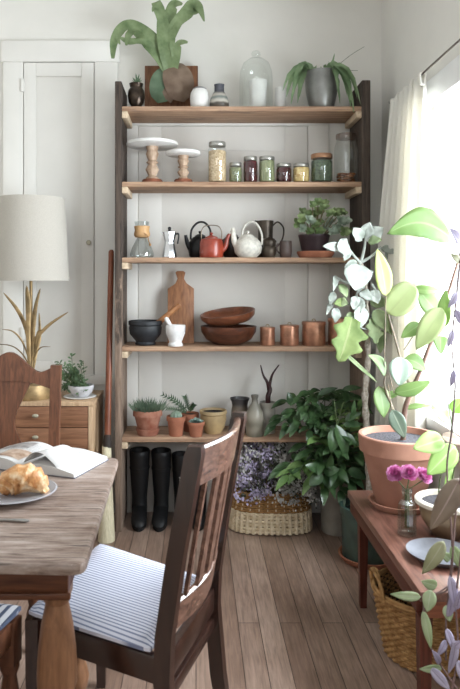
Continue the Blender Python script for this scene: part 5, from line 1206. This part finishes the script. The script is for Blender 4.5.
LV = [  # base, tip, width, depth, material, shape, normal, bend, side
    ((452, 239), (387, 234), 31, -.05, lg, 'ovate', (.1, -1, .25), .05, .2), ((386, 296), (377, 249), 17, -.1, ly, 'ovate', (.2, -1, 0), .05, 0), ((388, 314), (414, 284), 27, -.08, lo, 'round', (0, -1, .1), .03, 0),
    ((412, 290), (442, 291), 13, .02, lg, 'ovate', (0, -.7, .7), .1, .1), ((440, 316), (420, 292), 21, .03, lg, 'round', (.1, -1, .2), 0, 0), ((444, 328), (446, 289), 13, -.05, lg, 'ovate', (-.6, -.8, 0), .05, 0),
    ((442, 308), (416, 350), 22, -.06, lo, 'ovate', (-.2, -1, .3), .06, 0), ((421, 324), (401, 338), 13, -.02, lg, 'ovate', (.2, -.8, .6), .05, 0), ((440, 336), (441, 355), 15, -.02, lg, 'heart', (0, -1, .1), 0, 0),
    ((400, 357), (399, 386), 23, -.1, ld, 'ovate', (.15, -1, .25), .04, 0), ((404, 359), (426, 371), 16, -.02, lg, 'ovate', (-.2, -.8, .5), .05, -.1), ((394, 393), (431, 381), 15, -.06, lg, 'ovate', (0, -.7, .7), .05, .1),
    ((385, 376), (368, 355), 13, -.07, lg, 'ovate', (.2, -.8, .6), .06, .15), ((379, 386), (384, 418), 18, -.05, lg, 'ovate', (.3, -1, .1), .04, 0), ((392, 410), (405, 438), 15, -.13, ld, 'ovate', (-.3, -1, .2), .05, 0),
    ((405, 409), (432, 406), 8, 0, lg, 'ovate', (0, -.5, .9), .06, 0), ((424, 334), (436, 326), 9, .04, lg, 'ovate', (0, -1, .2), 0, 0), ((398, 392), (384, 400), 8, -.03, lg, 'ovate', (0, -.6, .8), .05, 0)]
for b_, tp_, w_, dy, mt, shp, nr_, bd, sd_ in LV:
    MB().leaf(qf(b_[0], b_[1], dy), qf(tp_[0], tp_[1], dy - .015), w_ * (fy + dy) / F * 1.08, nr_, .12, bd, shp, 14, 6, 0, sd_).build('leaf', mt, t, solid=.0006)
for a_, b_ in (((463, 246, -.06), (453, 241, -.05)), ((440, 318, -.03), (444, 328, -.05)), ((440, 318, -.03), (442, 308, -.06)), ((404, 350, -.045), (421, 324, -.02)), ((388, 384, -.06), (392, 410, -.13)), ((386, 390, -.06), (379, 386, -.05)), ((389, 374, -.06), (394, 393, -.06)), ((438, 324, -.03), (440, 336, -.02)), ((398, 425, -.04), (392, 410, -.13)), ((384, 376, -.06), (386, 296, -.1)), ((403, 366, -.03), (400, 357, -.1))):
    MB().tube([qf(*a_), qf(*b_)], .0022, 6).build('petiole', shoot_m, t)

# glass bottle with three pink flowers
gx, gy = X(407, 2.31), 2.31
single(MB().lathe([(.03, .002), (.033, .006), (.033, .095), (.03, .112), (.018, .125), (.0165, .15), (.019, .155), (.019, .168)], 10), 'glass_bottle', green_glass, 'small faceted clear glass bottle holding pink flowers on the bench', 'bottle', gx, gy, BZ, None, 0, 20)
o = MB().lathe([(0, .0095), (.027, .0095), (.027, .07), (0, .07)], 10).build('water', glass('vase_water', (250, 253, 252), .0), None); o.location = (gx, gy, BZ + .0006); tag(o, 'clear water standing in the small glass bottle', 'water')
pink = leafmat('pink_petal', (214, 124, 182), (240, 190, 224), .3, .6, None, 60); pink_d = leafmat('pink_petal_deep', (190, 80, 146), (222, 132, 188), .25, .6, None, 60)
R = random.Random(9)
for k, (px, py, rr, lab) in enumerate(((395, 473, .033, 'pink ruffled flower at left in the small glass bottle'), (409.5, 472, .032, 'pink ruffled flower in the middle of the small glass bottle'), (425, 475, .033, 'pink ruffled flower leaning right in the small glass bottle'))):
    dy = (-.01, -.035, -.005)[k]; c_ = Vector((X(px, gy + dy), gy + dy, Z(py, gy + dy))); b0 = Vector((gx + (k - 1) * .006, gy, BZ + .025))
    t = thing('flower', lab, 'flower', c_, 0, 'pink flowers in the glass bottle')
    MB().tube([b0 - c_, Vector((gx + (k - 1) * .005, gy, BZ + .16)) - c_, Vector((0, 0, -.014))], .0022, 6).build('stem', stm, t)
    m, m2 = MB(), MB(); up = Vector(((k - 1) * .45, -.75, .75)).normalized(); a0 = up.orthogonal().normalized(); b1 = up.cross(a0)
    for j in range(46):
        f_ = j / 46; th = j * 2.4; open_ = .15 + 1.25 * f_; d_ = (a0 * math.cos(th) * math.sin(open_) + b1 * math.sin(th) * math.sin(open_) + up * math.cos(open_)).normalized()
        root = -up * .012 + d_ * .003; nn = (up * math.sin(open_) - (a0 * math.cos(th) + b1 * math.sin(th)) * math.cos(open_))
        (m2 if f_ < .35 or R.random() < .15 else m).leaf(root, root + d_ * rr * (.62 + .38 * f_), rr * (.42 + .5 * f_), nn, .18, -.12, 'obovate', 6, 4, .05)
    m.build('petals', pink, t); m2.build('inner_petals', pink_d, t, 'deeper pink inner petals')

# dish and small glazed pot
dx_, dy_ = .785, 2.12
o = MB().lathe([(0, .003), (.06, .003), (.064, 0), (.075, 0), (.1, .018), (.106, .024), (.1, .024), (.074, .008), (0, .007)], 48).build('dish', plain('grey_metal_dish', (168, 170, 178), .3, .5, .1), None); o.location = (dx_, dy_, BZ + .0006)
tag(o, 'shallow grey dish on the bench in front of small glazed pot', 'dish')
dy_ = 2.31; zb_ = BZ; px_ = X(449, dy_)
t = put('potted_plant', 'small cream and brown glazed pot with thin pale leaved shoots on bench', 'plant', px_, dy_, zb_)
hq = Z(499, dy_) - zb_; rq = 33 * dy_ / F
vessel([(0, 0), (.48, 0), (.52, .03), (.8, .45), (.88, .75), (.88, .84), (1, .88), (1.0, .97), (.96, 1), (.84, 1), (.78, .8), (0, .78)], rq, hq, 48).build('pot', banded('cream_brown_glaze', [(0, (104, 82, 62)), (.4, (136, 110, 84)), (.62, (166, 144, 114)), (.8, (150, 126, 98)), (.88, (216, 206, 190)), (1, (222, 214, 200))], .35), t)
vessel([(0, .9), (.8, .88), (.78, .8), (0, .79)], rq, hq, 28).build('soil', gravel_m, t)
o0 = Vector((px_, dy_, zb_))
def qs(px, py, dy=0.0): return Vector((X(px, dy_ + dy), dy_ + dy, Z(py, dy_ + dy))) - o0
MB().tube(spline([qs(446, 500), qs(454, 470, -.02), qs(455, 446, -.04), qs(450, 415, -.03), qs(447, 398, -.02)], 6), [.003, .0015], 6).build('stem', stm, t)
MB().tube(spline([qs(438, 502), qs(440, 480, .02), qs(446, 455, .02), qs(451, 430, 0), qs(453, 402, 0)], 6), [.0028, .0014], 6).build('stem', stm, t)
pg_m = leafmat('pale_green_leaf', (158, 190, 112), (192, 214, 146), .4, .4, (206, 222, 170), 9, (190, 220, 130)); taupe = leafmat('taupe_leaf', (150, 132, 116), (184, 168, 150), .3, .5, (190, 170, 160), 9); 
for b_, tp_, w_, dy, mt, nr_ in (((444, 439), (413, 449), 20, -.05, pg_m, (.1, -.9, .5)), ((455, 446), (427, 475), 22, -.06, pg_m, (-.1, -1, .3)), ((441, 436), (464, 444), 12, -.08, taupe, (0, -.7, .7)), ((452, 466), (444, 492), 7, 0, pg_m, (0, -1, .1)), ((449, 420), (432, 408), 13, -.02, pg_m, (0, -.9, .4)), ((452, 412), (464, 398), 13, -.02, pg_m, (0, -.9, .4))):
    MB().leaf(qs(b_[0], b_[1], dy), qs(tp_[0], tp_[1], dy - .02), w_ * dy_ / F * 1.1, nr_, .15, .05, 'ovate', 12, 6).build('leaf', mt, t, solid=.0005)

# green planter with the felt-leaved bush behind the bench
kx_, ky_ = .83, 3.19
single(MB().lathe([(0, 0), (.12, 0), (.138, .02), (.14, .03), (.132, .03), (.12, .012), (0, .01)], 40), 'saucer', terra, 'wide terracotta saucer under green planter on the floor behind bench', 'saucer', kx_, ky_, 0)
t = put('potted_plant', 'tall silvery felt leaved bush in dark green planter behind the bench', 'plant', kx_, ky_, .0126)
MB().lathe([(0, 0), (.115, 0), (.12, .006), (.125, .2), (.132, .21), (.134, .25), (.12, .252), (.114, .2), (0, .19)], 40).build('pot', plain('dark_green_glaze', (86, 112, 104), .3, var=.2, scale=10, spec=.6), t)
MB().lathe([(0, .22), (.115, .218), (.113, .195), (0, .192)], 28).build('soil', soil_m, t)
o0 = Vector((kx_, ky_, .0126))
def qk(px, py, dy=0.0): return Vector((X(px, ky_ + dy), ky_ + dy, Z(py, ky_ + dy))) - o0
R = random.Random(77); m = MB(); p = spline([qk(371, 512), qk(369, 470), qk(367, 430, .01), qk(365, 395, .01), qk(368, 360), qk(367, 325, -.01), qk(366, 290, -.02), qk(361, 262, -.02)], 7)
m.tube(p, [.019 + .006 * math.sin(i * 1.9) * R.random() - .010 * i / len(p) for i in range(len(p))], 12); m.build('trunk', plain('felt_bush_bark', (196, 188, 176), .95, scale=70, c2=(136, 126, 114), bmp=.6), t)
felt_m = leafmat('silver_felt_leaf', (158, 166, 156), (200, 204, 198), .2, .95, None, 16, None, .1); feltg = leafmat('green_felt_leaf', (134, 152, 112), (178, 192, 152), .3, .8, None, 14, None, .15); lob = leafmat('lobed_olive_leaf', (104, 124, 72), (150, 166, 108), .3, .6, (156, 164, 116), 10, None, .2)
m = MB()
for pts in ([(361, 262, -.02), (364, 250, -.03), (366, 236, -.04)], [(361, 264, -.02), (354, 256, -.05), (348, 248, -.06)], [(362, 262, -.02), (372, 256, -.02), (381, 247, -.02)], [(365, 285, -.02), (358, 292, -.06), (356, 298, -.06)], [(366, 300, -.02), (375, 292, -.04), (372, 284, -.05)], [(366, 310, -.01), (352, 305, -.07), (340, 302, -.08)], [(366, 315, -.01), (380, 318, -.02), (388, 322, -.02)], [(366, 305, -.01), (356, 312, -.07), (352, 318, -.08)], [(364, 288, -.02), (345, 282, -.05), (334, 276, -.06)]):
    m.tube(spline([qk(*a) for a in pts], 5), [.008, .005], 8)
m.build('branches', felt_m, t)
KL = [((365, 240), (384, 228), 17, -.05, felt_m, 'ovate', .06), ((364, 238), (370, 222), 14, -.04, felt_m, 'ovate', .08), ((362, 240), (353, 228), 13, -.06, felt_m, 'ovate', .09), ((368, 242), (382, 240), 10, -.07, feltg, 'ovate', .05),
      ((350, 249), (337, 246), 18, -.08, felt_m, 'round', .06), ((341, 247), (323, 246), 9, -.09, felt_m, 'ovate', .08), ((348, 250), (344, 261), 9, -.07, felt_m, 'ovate', .08), ((357, 264), (356, 291), 27, -.1, felt_m, 'ovate', .02), ((357, 262), (344, 268), 9, -.08, felt_m, 'ovate', .05),
      ((336, 277), (333, 292), 9, -.08, felt_m, 'blade', .07), ((340, 284), (347, 298), 9, -.09, feltg, 'ovate', .05), ((334, 292), (330, 306), 8, -.08, felt_m, 'ovate', .08), ((339, 302), (348, 304), 10, -.1, feltg, 'ovate', .03), ((345, 302), (334, 304), 9, -.1, lob, 'ovate', .03), ((336, 308), (335, 323), 10, -.09, felt_m, 'ovate', .08), ((331, 304), (326, 316), 7, -.08, felt_m, 'blade', .08),
      ((356, 297), (360, 314), 14, -.1, felt_m, 'ovate', .08), ((360, 292), (372, 300), 11, -.08, felt_m, 'ovate', .08), ((356, 296), (353, 310), 9, -.11, felt_m, 'ovate', .08), ((372, 290), (378, 304), 12, -.07, felt_m, 'ovate', .07), ((362, 306), (357, 330), 15, -.11, felt_m, 'ovate', .04), ((366, 300), (374, 290), 9, -.06, felt_m, 'ovate', .08), ((363, 276), (374, 272), 9, -.06, felt_m, 'ovate', .08), ((374, 310), (388, 332), 16, -.03, feltg, 'ovate', .03), ((384, 320), (396, 336), 14, -.02, feltg, 'ovate', .03), ((372, 318), (376, 344), 15, -.04, feltg, 'lobed', .03), ((382, 330), (380, 354), 10, 0, feltg, 'ovate', .03),
      ((352, 317), (339, 362), 30, -.14, lob, 'lobed', .02), ((350, 312), (354, 332), 12, -.12, feltg, 'ovate', .03), ((381, 248), (396, 254), 9, .02, felt_m, 'ovate', .08), ((385, 252), (404, 266), 10, .04, felt_m, 'ovate', .08), ((390, 258), (410, 258), 7, .04, felt_m, 'ovate', .08), ((366, 284), (348, 278), 11, -.06, feltg, 'ovate', .04), ((370, 300), (388, 304), 14, .02, feltg, 'ovate', .03), ((343, 352), (378, 383), 4, -.12, feltg, 'strap', 0)]
for b_, tp_, w_, dy, mt, shp, rf in KL:
    MB().leaf(qk(b_[0], b_[1], dy), qk(tp_[0], tp_[1], dy - .03), w_ * ky_ / F, (R.uniform(-.3, .3), -1, R.uniform(0, .5)), R.uniform(.1, .35), R.uniform(-.02, .1), shp, 16, 6, rf).build('leaf', mt, t, solid=.001)
MB().tube(spline([qk(367, 330, -.03), qk(358, 326, -.12), qk(352, 317, -.14)], 5), .003, 6).build('petiole', felt_m, t); MB().tube(spline([qk(381, 248, -.02), qk(387, 253, .02), qk(392, 258, .04)], 5), .003, 6).build('petiole', felt_m, t)

# wicker basket under the bench
t = put('wicker_basket', 'honey coloured wicker basket on the floor under the window bench', 'basket', .845, 2.39, 0)
hw2 = .225; rp = weave(t, 0, hw2, (.155, .15), (.195, .185), 22, 30, straw('honey_wicker', (204, 164, 110), (158, 116, 70)), 'woven_side', 2.0, .0045, .0052, .006)
for s_ in (-1, 1):
    m = MB()
    for off in (-.006, .006): m.tube(spline([Vector((s_ * .188 + off * .3, -.075 + off, hw2)), Vector((s_ * .194, -.06 + off, hw2 + .05)), Vector((s_ * .196 + off, 0, hw2 + .075)), Vector((s_ * .194, .06 + off, hw2 + .05)), Vector((s_ * .188 + off * .3, .075 + off, hw2))], 6), .006, 7)
    m.build('handle', MATS['honey_wicker'], t)
R = random.Random(3); m = MB()
n = 40; rings = []
for i in range(9):
    f_ = i / 8; rings.append([Vector((math.cos(a) * .15 * (1 - f_) * (1 + .1 * math.sin(3 * a + i)), math.sin(a) * .14 * (1 - f_) * (1 + .1 * math.cos(4 * a + i)), .02 + .12 * min(1, f_ * 1.6) + .018 * math.sin(5 * a + 2 * i) * math.sin(PI * f_))) for a in [2 * PI * k / n for k in range(n)]])
o = m.loft(rings).build('dark_blanket', plain('dark_wool', (44, 42, 46), .95, var=.3, scale=30, bmp=.3), None, sharp=80); o.location = (.845, 2.39, .008); tag(o, 'crumpled dark cloth lying inside the wicker basket', 'cloth')

# hanging planter just right of the view with strands trailing down past the bench
hx, hy = .86, 1.72
t = thing('hanging_plant', 'trailing vine with pale green and lilac leaves hanging down before bench end', 'plant', (hx, hy, 1.86))
vessel([(0, 0), (.6, 0), (.66, .04), (1, .9), (1, 1), (.94, 1), (.88, .8), (0, .78)], .095, .13).build('pot', ceramic_w, t); vessel([(0, .92), (.9, .9), (.88, .8), (0, .79)], .095, .13, 20).build('soil', soil_m, t)
for a in (0.3, 2.4, 4.5): MB().tube([(.092 * math.cos(a), .092 * math.sin(a), .125), (0, 0, .6), (0, 0, CZ - 1.862)], .0016, 5).build('cord', plain('jute_cord', (170, 150, 120), .9), t)
o0 = Vector((hx, hy, 1.86))
def qv(px, py, dy=0.0): return Vector((X(px, hy + dy), hy + dy, Z(py, hy + dy))) - o0
vst = plain('vine_stem', (140, 116, 112), .6, var=.2); vst_l = plain('vine_stem_pink', (196, 172, 176), .8, var=.15)
root = Vector((-.08, 0, .12)); rim_ = Vector((-.105, -.01, .13))
s1 = [root, rim_, qv(476, 170), qv(462, 250, -.01), qv(456, 300, -.02), qv(452, 345, -.02), qv(455, 385, -.02), qv(452, 430, -.02), qv(447, 470, -.03), qv(452, 540, -.03), qv(450, 580, -.03), qv(446, 620, -.03), qv(446, 660, -.03)]
s2 = [root + Vector((.01, -.02, 0)), rim_ + Vector((.01, -.03, 0)), qv(482, 200, -.03), qv(467, 330, -.04), qv(464, 440, -.04), qv(455, 520, -.05), qv(450, 583, -.05), qv(437, 594, -.05), qv(425, 600, -.05), qv(424, 615, -.05), qv(428, 640, -.05), qv(440, 664, -.05), qv(458, 690, -.05)]
s3 = [root + Vector((.02, -.04, 0)), rim_ + Vector((.02, -.05, 0)), qv(486, 200, -.06), qv(472, 400, -.06), qv(462, 540, -.06), qv(456, 600, -.06), qv(458, 650, -.06), qv(452, 690, -.06)]
for s_ in (s1, s2, s3): MB().tube(spline(s_, 6), .0024, 7).build('vine_stem', vst, t)
MB().tube(spline([qv(452, 583, -.04), qv(437, 593, -.05), qv(421, 597, -.05)], 5), .0022, 6).build('vine_stem', vst, t)
lil = leafmat('lilac_leaf', (178, 168, 190), (214, 206, 222), .3, .5, (150, 140, 160), 12); vg = leafmat('vine_pale_green', (166, 184, 140), (202, 212, 178), .35, .5, (206, 212, 190), 12); vb = leafmat('vine_beige_green', (158, 158, 124), (186, 184, 150), .35, .5, (190, 186, 160), 12)
VL = [((421, 597), (390, 594), 9, -.05, vg, 'ovate'), ((444, 541), (422, 574), 15, -.05, vb, 'ovate'), ((437, 586), (421, 581), 11, -.04, vg, 'ovate'), ((431, 590), (427, 612), 13, -.06, vg, 'ovate'), ((423, 610), (431, 649), 9, -.05, vg, 'ovate'), ((442, 668), (419, 669), 8, -.05, vg, 'ovate'), ((430, 668), (450, 690), 10, -.06, lil, 'ovate'), ((446, 640), (437, 656), 8, -.04, lil, 'ovate'), ((448, 618), (452, 590), 8, -.04, lil, 'ovate'), ((450, 575), (455, 612), 10, -.05, lil, 'ovate'), ((456, 640), (448, 674), 9, -.06, lil, 'ovate'), ((455, 610), (461, 588), 9, -.06, lil, 'ovate'), ((446, 605), (450, 622), 10, -.03, vg, 'ovate'), ((446, 628), (454, 652), 8, -.03, lil, 'ovate'), ((452, 648), (462, 640), 8, -.06, lil, 'ovate'), ((440, 664), (432, 650), 7, -.05, lil, 'ovate'), ((458, 660), (464, 684), 9, -.06, lil, 'ovate'), ((460, 478), (430, 530), 22, -.04, taupe, 'ovate'), ((450, 560), (441, 552), 9, -.03, vg, 'ovate'), ((452, 545), (462, 570), 11, -.03, vg, 'ovate'),
      ((457, 292), (448, 308), 8, -.02, lil, 'ovate'), ((453, 330), (447, 348), 7, -.02, lil, 'ovate'), ((460, 262), (450, 254), 8, -.01, vb, 'ovate'), ((456, 310), (462, 326), 8, -.02, lil, 'ovate'), ((454, 370), (450, 388), 6, -.02, lil, 'ovate'), ((462, 245), (449, 228), 12, -.01, lil, 'ovate')]
for b_, tp_, w_, dy, mt, shp in VL:
    MB().leaf(qv(b_[0], b_[1], dy), qv(tp_[0], tp_[1], dy - .015), w_ * hy / F, (R.uniform(-.3, .3), -1, R.uniform(0, .5)), .18, .06, shp, 10, 4).build('leaf', mt, t, solid=.0005)
